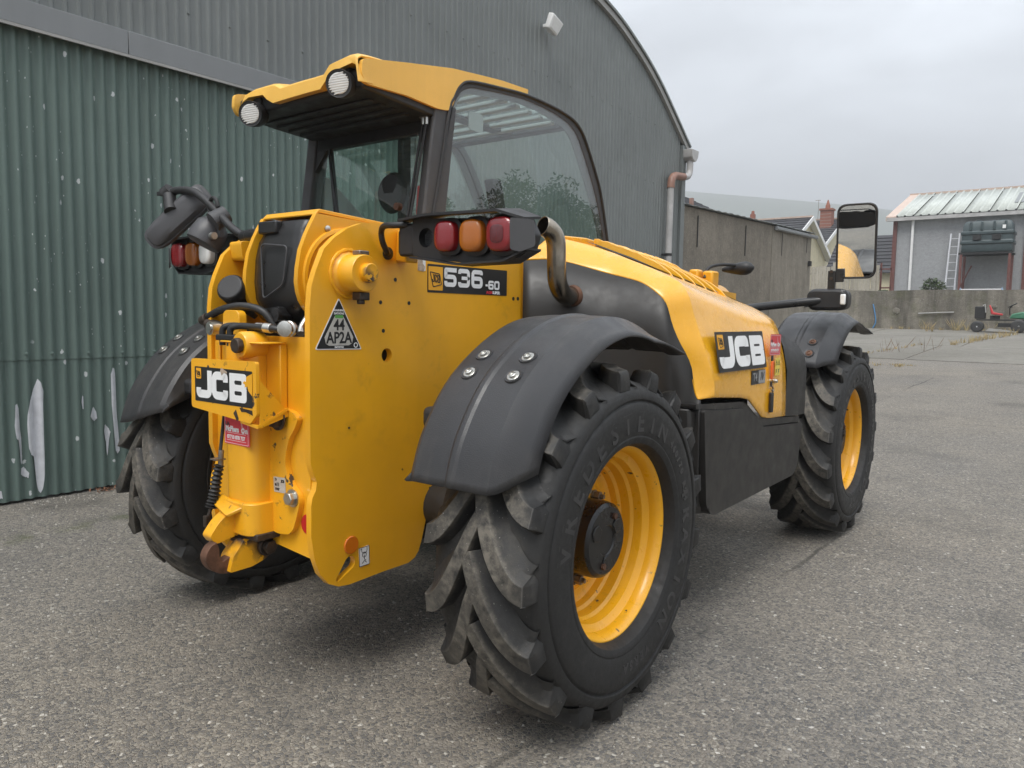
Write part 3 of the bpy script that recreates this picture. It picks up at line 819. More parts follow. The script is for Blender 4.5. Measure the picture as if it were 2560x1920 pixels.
# bush, trailer frame and odds and ends behind the wall
def m_leaf(name, c0, c1):
    g = G(name)
    oi = g.n.new("ShaderNodeObjectInfo")
    n = g.rng(g.noise(1.6, 3, .6), .3, .7, 0, 1)
    v = g.rng(g.noise(30, 2), .3, .7, 0, 1)
    c = g.mix(n, c0, c1); c = g.mix(g.math('MULTIPLY', v, .4), c, tuple(x * .5 for x in c0))
    g.set(col=c, rough=.6, spec=.3)
    return g.m
M['leaf'] = m_leaf("green_leaves", (.045, .075, .025), (.095, .13, .045))
M['leaf_dark'] = m_leaf("dark_leaves", (.03, .05, .018), (.07, .10, .035))
M['bark'] = m_concrete("bark", (.12, .10, .08), (.07, .06, .05), 4, .6)
def leaves(mb, c, rad, n, s0, s1, rng_):
    for _ in range(n):
        while True:
            d = Vector((rng_.uniform(-1, 1), rng_.uniform(-1, 1), rng_.uniform(-1, 1)))
            if .35 < d.length < 1: break
        p = Vector(c) + Vector((d.x * rad[0], d.y * rad[1], d.z * rad[2]))
        e = Euler((rng_.uniform(-1, 1), rng_.uniform(-1, 1), rng_.uniform(0, 6.3))).to_matrix()
        L_ = rng_.uniform(s0, s1); w = L_ * .5
        mb.add([p + e @ Vector(v) for v in ((0, -w / 2, 0), (L_ * .55, -w * .15, .04 * L_), (L_, 0, 0), (L_ * .5, w * .5, .03 * L_), (0, w * .3, 0))], [(0, 1, 2, 3, 4)])
rg = random.Random(3)
bush = tag(empty("bush", (-3.85, 36.9, 2.3)), "leafy green bush growing at the foot of the workshop wall", "bush")
mb = MB()
for k in range(14): leaves(mb, (rg.uniform(-.35, .35), rg.uniform(-.3, .3), .35 + rg.uniform(-.2, .45)), (.22, .22, .2), 60, .06, .15, rg)
mb.build("foliage", 'leaf', bush, flat=True)
st = MB()
for k in range(5): st.tube([(0, 0, 0), (rg.uniform(-.3, .3), rg.uniform(-.3, .3), .7)], .012, 5)
st.build("stem", 'bark', bush)
M['blue_paint'] = m_simple("pale_blue_paint", (.30, .42, .58), .45, 0, .1)
tr = tag(empty("bench_frame", (-1.75, 34.6, 2.3)), "low blue and white slatted frame on the upper yard behind the wall", "frame")
MB().bb((-.75, -.25, .16), (.75, .25, .20)).build("bed", 'maroon', tr)
for s in (-1, 1): MB().tube([(s * .8, 0, .2), (s * .72, 0, .42)], .03, 6).build("end_post", 'blue_paint', tr)
for z in (.28, .36): MB().tube([(-.75, 0, z), (.75, 0, z)], .02, 6).build("rail", 'blue_paint' if z < .3 else 'white', tr)
for s in (-.55, .55): MB().bb((s - .04, -.2, 0), (s + .04, .2, .159)).build("foot", 'maroon', tr)
tag(MB().bb((-.9, 34.4, 2.3), (-.55, 34.7, 2.5)).build("fuel_can", 'warn_yellow', bevel=.03), "small yellow can beside the low blue frame behind the wall", "can")
gb = tag(empty("green_cover", (-5.35, 34.0, 2.3)), "dull green hinged metal lid beside the fence behind the wall", "lid")
MB().add([(-.35, -.2, 0), (.45, -.2, 0), (.45, .3, 0), (-.35, .3, 0), (-.38, -.22, .32), (.18, -.22, .34), (.18, .3, .34), (-.38, .3, .32)], [(0, 1, 2, 3), (4, 5, 6, 7), (0, 1, 5, 4), (1, 2, 6, 5), (2, 3, 7, 6), (3, 0, 4, 7)]).build("lid_body", 'leaf_dark', gb)
MB().bb((-.36, -.24, .08), (.2, -.222, .3)).build("lid_window", 'roof_green', gb)

# close-boarded fence between the wall and the houses
M['fence_wood'] = m_concrete("weathered_fence_wood", (.50, .46, .39), (.36, .33, .27), 2.5, .3, streak=.4)
fence = tag(empty("board_fence", (-7.2, 33.6, 2.3)), "weathered wooden board fence behind the yard wall", "fence")
bm_ = None
fx = -9.9; k = 0
while fx < -5.55:
    w_ = .145; h_ = 1.38 + random.uniform(-.03, .03)
    MB().bb((fx - -7.2, -.012, .0), (fx + w_ - -7.2, .012, h_)).build("board", 'fence_wood', fence)
    fx += w_ + .018 + (.02 if k % 5 == 4 else 0); k += 1
for z in (.3, 1.05): MB().bb((-2.75, .014, z), (1.68, .06, z + .09)).build("rail", 'fence_wood', fence)
for x in (-2.0, -.1, 1.55): MB().bb((x, -.08, 0), (x + .12, -.014, 1.55)).build("post", 'fence_wood', fence)
MB().bb((1.75, .3, 0), (1.82, .36, 1.5)).bb((2.15, .3, 0), (2.2, .36, 1.35)).bb((1.75, .3, 1.2), (2.2, .36, 1.26)).bb((1.75, .3, .4), (2.2, .36, .46)).build("gate_frame", 'maroon', fence)
tag(MB().bb((-8.35, 32.0, 2.3), (-8.2, 32.15, 3.0)).build("marker_post", 'maroon'), "short maroon post at the end of the shed wall", "post")

# ------------------------------------------------------------------ houses behind
M['tiles'] = m_concrete("grey_concrete_tiles", (.075, .075, .08), (.05, .05, .055), 2, .3)
M['barge'] = m_simple("white_bargeboard", (.75, .75, .74), .5, 0, .03)
def tile_courses(parent, a, b, c, d, n, name="tile_course"):
    """courses of tiles between eaves a-b and ridge d-c, each a thin overlapping slab"""
    a, b, c, d = map(Vector, (a, b, c, d)); nrm = (b - a).cross(d - a).normalized()
    if nrm.z < 0: nrm = -nrm
    for k in range(n):
        t0, t1 = k / n, (k + 1.08) / n
        p = [a.lerp(d, t0) + nrm * .07, b.lerp(c, t0) + nrm * .07, b.lerp(c, min(t1, 1)) + nrm * .02, a.lerp(d, min(t1, 1)) + nrm * .02]
        q = [x_ - nrm * .045 for x_ in p]
        o = MB().add([*p, *q], [(0, 1, 2, 3), (7, 6, 5, 4), (0, 4, 5, 1), (1, 5, 6, 2), (2, 6, 7, 3), (3, 7, 4, 0)]).build(name, 'tiles', parent)
        sp(o, parent)
def gable_house(h, x1, x0, yr, zr_, half, ze):
    """house with its ridge along x; the gable end looks right (+x)"""
    sp(MB().prism([(yr - half, 2.2), (yr + half, 2.2), (yr + half, ze), (yr, zr_), (yr - half, ze)], x0, x1, 0).build("gable_wall", 'cream', h), h)
    sl = (zr_ - ze) / half
    for sgn in (-1, 1):
        e = yr + sgn * (half + .45); zl = ze - .45 * sl + .12
        tile_courses(h, (x0, e, zl), (x1 + .35, e, zl), (x1 + .35, yr, zr_ + .12), (x0, yr, zr_ + .12), 13)
        bx0, bx1 = x1 + .36, x1 + .42
        sp(MB().add([(bx0, e, zl - .18), (bx0, e, zl + .12), (bx0, yr, zr_ + .24), (bx0, yr, zr_ - .06), (bx1, e, zl - .18), (bx1, e, zl + .12), (bx1, yr, zr_ + .24), (bx1, yr, zr_ - .06)],
                    [(0, 1, 2, 3), (4, 5, 6, 7), (0, 1, 5, 4), (1, 2, 6, 5), (2, 3, 7, 6), (3, 0, 4, 7)]).build("bargeboard", 'barge', h), h)
        sp(MB().add([(x1, e, zl - .1), (bx0, e, zl - .1), (bx0, yr, zr_ + .02), (x1, yr, zr_ + .02)], [(0, 1, 2, 3)]).build("soffit", 'barge', h), h)
    sp(MB().bb((x0, yr - .14, zr_ + .16), (x1 + .36, yr + .14, zr_ + .27)).build("ridge_tiles", 'terracotta_trim', h), h)
h1 = tag(empty("house", (-15, 52, 2.2)), "cream house with a white trimmed gable and grey tiled roof just past the shed", "house")
gable_house(h1, -14.15, -26, 52.2, 8.1, 4.6, 5.75)
ch = sp(MB().bb((-18.1, 52.0, 8.2), (-17.8, 52.3, 8.72)).build("chimney", 'brick', h1), h1)
MB().cyl((-17.95, 52.15, 8.72), (-17.95, 52.15, 8.95), .13, .10, 10).build("chimney_pot", 'brick', ch)
h2 = tag(empty("house", (-16, 63, 2.2)), "cream house with a tall red brick chimney behind the near gable", "house")
gable_house(h2, -14.9, -28, 63.0, 9.2, 5.0, 6.75)
ch = sp(MB().bb((-15.95, 61.3, 8.0), (-15.1, 62.1, 9.9)).bb((-16.02, 61.23, 9.901), (-15.03, 62.17, 10.05)).build("chimney", 'brick', h2), h2)
MB().cyl((-15.5, 61.7, 10.05), (-15.5, 61.7, 10.35), .2, .17, 10).cyl((-15.5, 61.7, 10.351), (-15.5, 61.7, 10.75), .15, .04, 8).build("chimney_pot", 'brick', ch)
MB().tube([(-16.1, 61.3, 9.0), (-16.1, 61.3, 10.75)], .02, 5).tube([(-16.35, 61.3, 10.7), (-15.95, 61.3, 10.7)], .02, 5).build("aerial", 'steel_dull', ch)
for z0 in (8.35, 8.6, 8.85, 9.1, 9.35, 9.6): MB().bb((-15.957, 61.293, z0), (-15.093, 61.3, z0 + .025)).build("mortar_course", 'fascia', ch)
h3 = tag(empty("house", (-8.5, 48, 2.2)), "low grey tiled roof of a house between the fence and the workshop", "house")
sp(MB().bb((-11.3, 47.5, 2.2), (-6.4, 53, 4.2)).build("wall", 'cream', h3), h3)
tile_courses(h3, (-11.5, 47.2, 4.1), (-6.3, 47.2, 4.1), (-6.3, 50.2, 6.6), (-11.5, 50.2, 6.6), 11)
h4 = tag(empty("house", (-22, 46, 2.2)), "dark roof corner and small orange chimney showing over the shed beside the barn", "house")
sp(MB().bb((-33, 49.5, 2.2), (-20.8, 55, 8.7)).build("wall", 'cream', h4), h4)
tile_courses(h4, (-20.5, 55.3, 8.8), (-20.5, 49.2, 8.8), (-27, 49.2, 12.0), (-27, 55.3, 12.0), 12)
ch = sp(MB().bb((-21.75, 49.75, 9.2), (-21.5, 50.0, 9.85)).build("chimney", 'pvc_brown', h4), h4)

# ------------------------------------------------------------------ old ride-on mower by the wall
mow = tag(empty("ride_on_mower", (-.45, 30.0, gz(30)), rz=R(4)), "old green ride-on mower with a red seat by the yard wall", "mower")
M['mower_green'] = m_simple("mower_green", (.045, .17, .095), .4, 0, .15, 6)
M['seat_red'] = m_simple("red_vinyl", (.5, .035, .04), .45, 0, .1)
def wheel_small(r_, w, x, y):
    t = MB().lathe([(-w / 2, r_ * .55), (-w / 2, r_ * .85), (-w * .38, r_), (w * .38, r_), (w / 2, r_ * .85), (w / 2, r_ * .55)], 20, 'y', mx=T(x, y, r_)).build("wheel", 'rubber_text', mow)
    MB().lathe([(-w * .45, r_ * .56), (-w * .3, r_ * .45), (-w * .3, r_ * .15), (-w * .5, r_ * .12), (-w * .5, .001), (w * .3, .001), (w * .3, r_ * .56)], 16, 'y', mx=T(x, y, r_)).build("wheel_rim", 'white', t)
for x, r_, w in ((-.82, .20, .14), (.42, .235, .2)):
    for y in (-.32, .38): wheel_small(r_, w, x, y)
MB().bb((-.86, -.2, .42), (.6, .28, .47)).bb((-.2, -.25, .2), (.35, .3, .34)).build("chassis", 'dark', mow, bevel=.01)
MB().bb((-.92, -.2, .48), (-.58, .26, .92)).build("engine_box", 'dark', mow, bevel=.03)
MB().prism([(.12, .5), (.95, .47), (.98, .62), (.9, .70), (.5, .74), (.2, .66)], -.24, .3, 1).build("hood", 'mower_green', mow, bevel=.04)
MB().prism([(-.50, .96), (-.46, .97), (-.36, .72), (-.06, .66), (-.08, .60), (-.42, .64)], -.18, .22, 1).build("seat", 'seat_red', mow, bevel=.025)
MB().bb((-.45, -.1, .47), (-.15, .14, .6)).build("seat_base", 'dark', mow)
MB().tube([(.14, 0, .62), (.12, 0, .86), (.2, 0, .96)], .02, 6).lathe([(-.01, .14), (.01, .16), (.02, .14)], 14, 'z', mx=T(.2, 0, .96) @ Matrix.Rotation(R(-30), 4, 'Y')).build("steering_wheel", 'dark', mow)
MB().tube([(-.68, -.25, .95), (-.62, -.25, 1.0), (-.58, -.25, .7)], .02, 6).build("lever", 'fascia', mow)
MB().prism([(-.55, .05), (.35, .02), (.38, .05), (-.1, .12), (-.45, .15)], -.5, -.3, 1).build("loose_panel", 'fascia', mow)

# dry grass and weeds along the joints
def m_straw():
    g = G("dry_grass"); n = g.rng(g.noise(3, 2), .3, .7, 0, 1)
    g.set(col=g.mix(n, (.42, .31, .15), (.32, .26, .12)), rough=.8); return g.m
M['straw'] = m_straw()
M['weed'] = m_simple("brown_weed", (.20, .13, .08), .8)
def tuft(mb, x, y, n, h, spread, rng_, w=.008):
    z = gz(y) + .01
    for _ in range(n):
        a = rng_.uniform(0, 6.28); d = rng_.uniform(0, spread); hh = h * rng_.uniform(.45, 1.1); l = rng_.uniform(.1, .55) * hh
        bx_, by_ = x + d * math.cos(a), y + d * math.sin(a); tx, ty = bx_ + l * math.cos(a), by_ + l * math.sin(a)
        px_, py_ = -math.sin(a) * w, math.cos(a) * w
        mb.add([(bx_ - px_, by_ - py_, z), (bx_ + px_, by_ + py_, z), (tx + px_ * .5, ty + py_ * .5, z + hh * .65), (tx + l * .4 * math.cos(a), ty + l * .4 * math.sin(a), z + hh), (tx - px_ * .5, ty - py_ * .5, z + hh * .65)], [(0, 1, 2, 3, 4)])
mb = MB(); rg = random.Random(11)
for k in range(26): tuft(mb, -4.6 + rg.uniform(0, 8), 31.02 - abs(rg.gauss(0, .08)), 7, .14 + (.2 if k % 9 == 0 else 0), .1, rg)
for k in range(30):
    t = rg.random(); tuft(mb, -1.1 + 1.25 * t + rg.gauss(0, .05), 22.2 + 7.2 * t + rg.gauss(0, .2), 9, .16 + .12 * t, .14, rg)
for k in range(12): tuft(mb, -2.4 + .06 * k + rg.gauss(0, .05), 18.0 + .38 * k, 10, .08, .12, rg)
for k in range(10): tuft(mb, -1.2 + rg.gauss(0, .25), 15.6 + rg.gauss(0, .12), 12, .05, .14, rg)
for (x, y) in ((-2.75, 29.6), (-2.0, 30.6), (-1.9, 30.75)): 
    for _ in range(2): tuft(mb, x + rg.gauss(0, .1), y, 10, .45, .08, rg)
mb.build("dry_grass", 'straw', flat=True, kind="stuff")
mb = MB()
for (x, y) in ((-2.05, 19.0), (-1.95, 19.1), (-1.75, 19.3), (-1.3, 19.9), (-1.1, 20.2)):
    tuft(mb, x, y, 4, .42, .08, rg, .005)
mb.build("dead_weeds", 'weed', flat=True, kind="stuff")

# loose grit on the yard
M['grit'] = m_simple("pale_loose_grit", (.34, .32, .28), .8, 0, .5, 900)
def grit():
    rg_ = random.Random(5); mb = MB()
    base = [(1, 0, 0), (-1, 0, 0), (0, 1, 0), (0, -1, 0), (0, 0, 1)]
    for k in range(3600):
        if k < 2600:
            x, y = rg_.uniform(-3.4, 4.5), rg_.uniform(-3.2, 3.5) if k % 3 else rg_.uniform(-2.6, .2)
        elif k < 3100: x, y = -3.40 + abs(rg_.gauss(0, .12)), rg_.uniform(-1.5, 3.0)
        else: x, y = rg_.uniform(-1, 4), rg_.uniform(2, 12)
        r_ = rg_.uniform(.0025, .0065) * (1 + .8 * (rg_.random() ** 6)); z = gz(y); a_ = rg_.uniform(0, 3)
        V = [(x + r_ * (math.cos(a_) * p[0] - math.sin(a_) * p[1]) * rg_.uniform(.7, 1.3), y + r_ * (math.sin(a_) * p[0] + math.cos(a_) * p[1]) * rg_.uniform(.7, 1.3), z + max(0, p[2]) * r_ * 1.1 - .0005) for p in base]
        mb.add(V, [(0, 2, 4), (2, 1, 4), (1, 3, 4), (3, 0, 4)])
    mb.build("loose_grit", 'grit', flat=True, kind="stuff")
grit()
# leaves and litter by the foot of the door
M['litter'] = m_simple("brown_leaf_litter", (.16, .075, .04), .8, 0, .5, 50)
mb = MB(); rg = random.Random(9)
for k in range(26): leaves(mb, (DX + .05 + abs(rg.gauss(0, .03)), .40 + rg.gauss(0, .05), .012), (.02, .03, .008), 2, .015, .035, rg)
mb.build("leaf_litter", 'litter', flat=True, kind="stuff")

# trees out to the right: mirrored in the cab's side window
def tree(name, loc, label, h, w, seed, mat):
    rg_ = random.Random(seed)
    t = tag(empty(name, loc), label, "tree", "trees across the yard seen in the cab window")
    tk = MB().tube(spline([(0, 0, -.3), (.05, .02, h * .2), (-.08, .1, h * .45), (.1, 0, h * .8)], 4), [.2 - .15 * i / 12 for i in range(13)], 8)
    cr = MB()
    for k in range(46):
        a = rg_.uniform(0, 6.28); u = rg_.random() ** .5; z = h * (.28 + .66 * rg_.random())
        rr = w * u * (1.0 if z < h * .65 else (1.15 - z / h) * 2.1)
        c = (rr * math.cos(a), rr * math.sin(a), z)
        if k % 3 == 0: tk.tube([(0, 0, h * rg_.uniform(.2, .5)), (c[0] * .5, c[1] * .5, z * .85), c], [.05, .035, .015], 5)
        leaves(cr, c, (w * .27, w * .27, h * .1), 210, .10, .2, rg_)
    tk.build("trunk", 'bark', t); cr.build("crown", mat, t, flat=True)
tree("broadleaf_tree", (13.2, 19.6, gz(20)), "tall leafy tree across the yard mirrored in the middle of the cab window", 5.6, 2.3, 1, 'leaf_dark')
tree("broadleaf_tree", (14.8, 24.4, gz(24)), "lower rounded tree mirrored toward the front of the cab window", 5.1, 2.5, 2, 'leaf_dark')
tree("broadleaf_tree", (15.5, 16.6, gz(17)), "slender tree mirrored at the rear of the cab window", 4.8, 1.5, 3, 'leaf_dark')

# ------------------------------------------------------------------ misty hill and the damp air in front of it
M['hill'] = m_concrete("hill_pasture", (.07, .10, .045), (.045, .065, .03), .02, .0)
HL = [(-1400, -120, 40), (-1250, 300, 150), (-1000, 620, 205), (-700, 860, 196), (-553, 942, 183), (-474, 989, 174), (-326, 1048, 156), (-233, 1072, 142), (-124, 1091, 121), (20, 1090, 105), (260, 1060, 70), (600, 950, 35)]
V = []; F = []
P = spline(HL, 4)
for (x, y, h_) in P:
    for k, t in enumerate((0, .35, .7, 1.0, 1.12)):
        sc = .62 + .38 * t
        V.append((x * sc, y * sc, max(2.0, h_ * (1 - (1 - min(t, 1)) ** 1.4) if t <= 1 else h_ * .8) + 2.0))
for i in range(len(P) - 1):
    for k in range(4): F.append((i * 5 + k, (i + 1) * 5 + k, (i + 1) * 5 + k + 1, i * 5 + k + 1))
MB().add(V, F).build("hill", 'hill', kind="structure")
hz = MB().bb((-1650, -1450, -1.5), (1450, 1450, 232)).build("haze", 'white', kind="stuff")
hm = bpy.data.materials.new("damp_air"); hm.use_nodes = True
hm.node_tree.nodes.clear()
_o = hm.node_tree.nodes.new("ShaderNodeOutputMaterial"); _v = hm.node_tree.nodes.new("ShaderNodeVolumePrincipled")
_v.inputs["Color"].default_value = (.95, .97, .99, 1); _v.inputs["Density"].default_value = .0015; _v.inputs["Anisotropy"].default_value = .1
hm.node_tree.links.new(_v.outputs[0], _o.inputs["Volume"])
hz.data.materials.clear(); hz.data.materials.append(hm)

# ================================================================== the telehandler
tele = tag(empty("telehandler", (0, 1.2, 0)), "yellow and black telescopic handler parked on the yard in front of the barn", "telehandler")
def tp(o, parent=None):                            # parts modelled in machine coordinates (x right, y forward, origin under the rear axle)
    if o.parent is tele: o.location = Vector(o.location) - Vector((0, 1.2, 0))
    return o
def part(mb, name, mat, bevel=0, parent=None, **k):
    return tp(mb.build(name, mat, parent or tele, bevel=bevel, **k))
def fr_x(y, z, x): return frame((x, y, z), (0, 1, 0), (0, 0, 1))        # a label frame on a face looking right (+x)
def fr_y(x, z, y): return frame((x, y, z), (1, 0, 0), (0, 0, 1))        # a label frame on a face looking back (-y)

# ---- wheels
HUB, WB, WX = .584, 2.854, .94
def tyre_mesh(side):
    s = side
    prof = [(.125, .312), (.146, .317), (.172, .3225), (.188, .331), (.1945, .343), (.1955, .352), (.1935, .356), (.1955, .361), (.198, .376), (.2, .40), (.201, .43), (.198, .456), (.194, .463), (.1895, .4665), (.1895, .470), (.1965, .4735), (.1965, .480), (.192, .498), (.182, .512), (.150, .527), (.10, .536), (0, .540)]
    full = [(x, r_) for x, r_ in prof] + [(-x, r_) for x, r_ in reversed(prof[:-1])]
    mb = MB(); mb.lathe([(x * s, r_) for x, r_ in full], 96, caps=False)
    n = 17
    for row in (1, -1):
        for k in range(n):
            th0 = 2 * PI * (k + (.5 if row < 0 else 0)) / n
            rings = []
            S = [k_ / 13 for k_ in range(14)]
            for j, u in enumerate(S):
                x = -.012 + .192 * u
                th = .52 * (1 - (1 - u) ** 1.9)
                du = 1e-3
                dx = .192 * du; dth = .52 * ((1 - u) ** 1.9 - (1 - min(1, u + du)) ** 1.9)
                t = Vector((dx, .57 * dth)).normalized(); nn = Vector((-t.y, t.x))
                top = .584 - .012 * (x / .18) ** 2
                base = .530 - .026 * max(0, (abs(x) - .1) / .08)
                wt = (.036 + .020 * u) / 2; w1, w2, w3 = .058 + .030 * u, .036 + .016 * u, .030 + .014 * u
                if j == 0: wt *= .8
                def pt(off, r_):
                    xx = x + nn.x * off; a = th0 + th + nn.y * off / .57
                    return (row * max(-.03, xx) * s, r_ * math.cos(a), r_ * math.sin(a))
                rings.append([pt(-w1, base), pt(-w2, base + .30 * (top - base)), pt(-wt, top - .003), pt(wt, top), pt(w3, base)])
            # the bar turns down over the shoulder on to the sidewall
            for rr_, xx, rb_, sc in ((.562, .1865, .502, 1.0), (.535, .1895, .500, 1.06), (.508, .188, .492, 1.14)):
                th = .52
                def pt2(off, x_, r_):
                    a = th0 + th + off / .57
                    return (row * x_ * s, r_ * math.cos(a), r_ * math.sin(a))
                rings.append([pt2(-.088 * sc, .166, rb_), pt2(-.052 * sc, xx - .012, rb_ + .3 * (rr_ - rb_)), pt2(-.028 * sc, xx, rr_ - .003), pt2(.028 * sc, xx, rr_), pt2(.044 * sc, .166, rb_)])
            mb.loft(rings)
    return mb
def arc_text(txt, r_, a_mid, size, bold, x, step):
    """capitals round the sidewall, tops outwards, read clockwise from outside (+x)"""
    mb = MB()
    for i, ch in enumerate(txt):
        a = a_mid - (i - (len(txt) - 1) / 2) * step
        c = (x, r_ * math.cos(a), r_ * math.sin(a))
        up = (0, math.cos(a), math.sin(a)); right = (0, math.sin(a), -math.cos(a))
        me = text_mesh(ch, size, frame(c, right, up), None, None, bold=bold, ext=.0022)
        o = len(mb.v); mb.v += [tuple(v.co) for v in me.vertices]; mb.f += [tuple(i_ + o for i_ in p.vertices) for p in me.polygons]
        bpy.data.meshes.remove(me)
    return mb
protos = {}
for side in (1, -1):
    t = tyre_mesh(side).build("tyre", 'rubber', None, ang=30)
    bv = t.modifiers.new("bevel", 'BEVEL'); bv.width = .0035; bv.segments = 2; bv.limit_method = 'ANGLE'; bv.angle_limit = R(45)
    rimp = [(.130, .310), (.142, .322), (.150, .321), (.150, .314), (.143, .306), (.122, .299), (.104, .297), (.094, .288), (.086, .277), (.055, .272), (.045, .263), (.012, .259), (.004, .249), (-.02, .245), (-.028, .232), (-.03, .205), (-.012, .18), (-.012, .13), (-.03, .05), (-.05, .05), (-.05, .26), (-.1, .28), (-.16, .30), (-.172, .329), (-.16, .316)]
    rim = MB().lathe([(x * side, r_) for x, r_ in rimp], 72, caps=False).build("rim", 'yellow_rim', None, ang=32)
    hub = MB().lathe([(x * side, r_) for x, r_ in ((-.1, .10), (-.012, .128), (.075, .128), (.095, .124), (.104, .112), (.104, .052), (.099, .048), (.099, .001))], 40).build("hub", 'hub_black', None, ang=32)
    boss = []
    for k in range(3):
        a = 2 * PI * k / 3 + .5
        boss.append(MB().prism([(math.cos(a + d) * r_, math.sin(a + d) * r_) for d, r_ in ((-.35, .055), (-.35, .085), (-.12, .1), (.12, .1), (.35, .085), (.35, .055))], .1035 * side, .1085 * side, 0).build("hub_cap_rib", 'hub_black', None, bevel=.003))
    plug = MB()
    for a in (-1.9, 1.0): plug.cyl((.1035 * side, .085 * math.cos(a), .085 * math.sin(a)), (.113 * side, .085 * math.cos(a), .085 * math.sin(a)), .011, n=6)
    plug = plug.build("drain_plug", 'rust', None)
    nuts = []
    for k in range(10):
        a = 2 * PI * (k + .3) / 10
        nuts.append(MB().lathe([(x * side, r_) for x, r_ in ((-.012, .021), (-.004, .021), (-.004, .0165), (.018, .0165), (.018, .009), (.032, .008), (.032, .001))], 6, mx=T(0, .152 * math.cos(a), .152 * math.sin(a))).build("wheel_nut", 'steel_dull', None))
    protos[side] = (t, rim, hub, boss, plug, nuts)
letters = []
for txt, r_, a_mid, sz, st in (("VREDESTEIN", .398, R(113), .088, R(12.2)), ("TRAXION", .398, R(-22), .082, R(11.5)), ("VERSA", .402, R(-86), .042, R(5.2)), ("460/70 R24", .395, R(28), .034, R(4.0))):
    letters.append((txt, r_, a_mid, sz, st))
def lettering(side):
    res = []
    for txt, r_, a_mid, sz, st in letters:
        mb = arc_text(txt, r_, a_mid, sz, .0022, .1985, st)
        if side < 0: mb.v = [(-x, -y, z) for x, y, z in mb.v]
        res.append(mb.build("sidewall_word", 'rubber_text', None, flat=True, kind="stuff"))
    return res
lets = {s: lettering(s) for s in (1, -1)}
hose_valve = None
used = set()
def place(o, parent, loc=None, rot=None):
    if o.name in used:
        c = o.copy(); COL.objects.link(c)
    else:
        used.add(o.name); c = o
    c.parent = parent
    if loc is not None: c.location = loc
    if rot is not None: c.rotation_euler = rot
    return c
for (side, y, spin) in ((1, 0, R(3)), (-1, 0, R(7)), (1, WB, R(-6)), (-1, WB, R(10))):
    t, rim, hub, boss, plug, nuts = protos[side]
    c = Vector((side * WX, y - 1.2, HUB))
    # thing > part > sub-part: the wheel is a part of the machine, its pieces are sub-parts
    w = empty("wheel", c, tele); w.rotation_euler.x = spin
    for o in (t, rim, hub, *boss, plug, *nuts, *lets[side]): place(o, w)
# axles and underside
part(MB().cyl((-.72, 0, HUB), (.72, 0, HUB), .09).bb((-.2, -.16, .42), (.2, .16, .74)).cyl((.55, 0, HUB), (.86, 0, HUB), .15, .13), "rear_axle", 'panel_black', .01)
part(MB().cyl((-.72, WB, HUB), (.72, WB, HUB), .09).bb((-.2, WB - .16, .42), (.2, WB + .16, .74)), "front_axle", 'panel_black', .01)

# ---- chassis plates
PL = [(-.608, 1.328), (-.600, 1.40), (-.585, 1.444), (-.55, 1.521), (-.506, 1.561), (-.452, 1.595), (-.392, 1.617), (-.347, 1.623), (-.292, 1.623), (-.21, 1.615), (.02, 1.575), (.30, 1.556), (.505, 1.54), (.505, 1.2), (.505, .80), (.30, .66), (-.058, .66), (-.059, .591), (-.099, .458), (-.113, .425), (-.133, .404), (-.167, .391), (-.30, .391), (-.45, .386), (-.498, .392), (-.539, .412), (-.575, .454), (-.597, .513), (-.609, .586), (-.608, .69), (-.603, .716), (-.589, .739), (-.585, .765), (-.599, .799), (-.610, .832), (-.61, .987), (-.609, 1.14)]
slot = [(-.448 + .0235 * math.cos(R(a)), .462 + .0235 * math.sin(R(a))) for a in range(-70, 166, 20)] + [(-.500 + .008 * math.cos(R(a)), .417 + .008 * math.sin(R(a))) for a in range(150, 290, 25)]
hole = circ((-.277, 1.170), .0245, 24)
for s in (1, -1):
    a, b = (.270, .295) if s > 0 else (-.295, -.270)
    part(MB().fill(PL, [hole, slot], a, b, 0), "chassis_plate", 'yellow', ang=30)
# drilled holes and dark screw heads
for (y, z, r_) in ((-.237, 1.436, .007), (-.307, 1.355, .007), (-.169, 1.355, .007), (-.294, 1.256, .007), (.451, 1.387, .008), (.483, 1.388, .008), (-.45, .93, .004), (-.2, .75, .003)):
    part(MB().cyl((.2952, y, z), (.2965, y, z), r_, n=12), "drilled_hole", 'dark')
part(MB().bb((-.24, -.40, 1.0), (.24, .4, 1.21)).bb((-.269, -.2, .45), (.269, 2.4, .62)).bb((-.269, -.35, .62), (.269, 2.2, 1.05)).bb((-.35, 1.9, .5), (.35, 3.1, .95)), "chassis_core", 'panel_black', .01)  # first box added so the view through the plate hole is dark

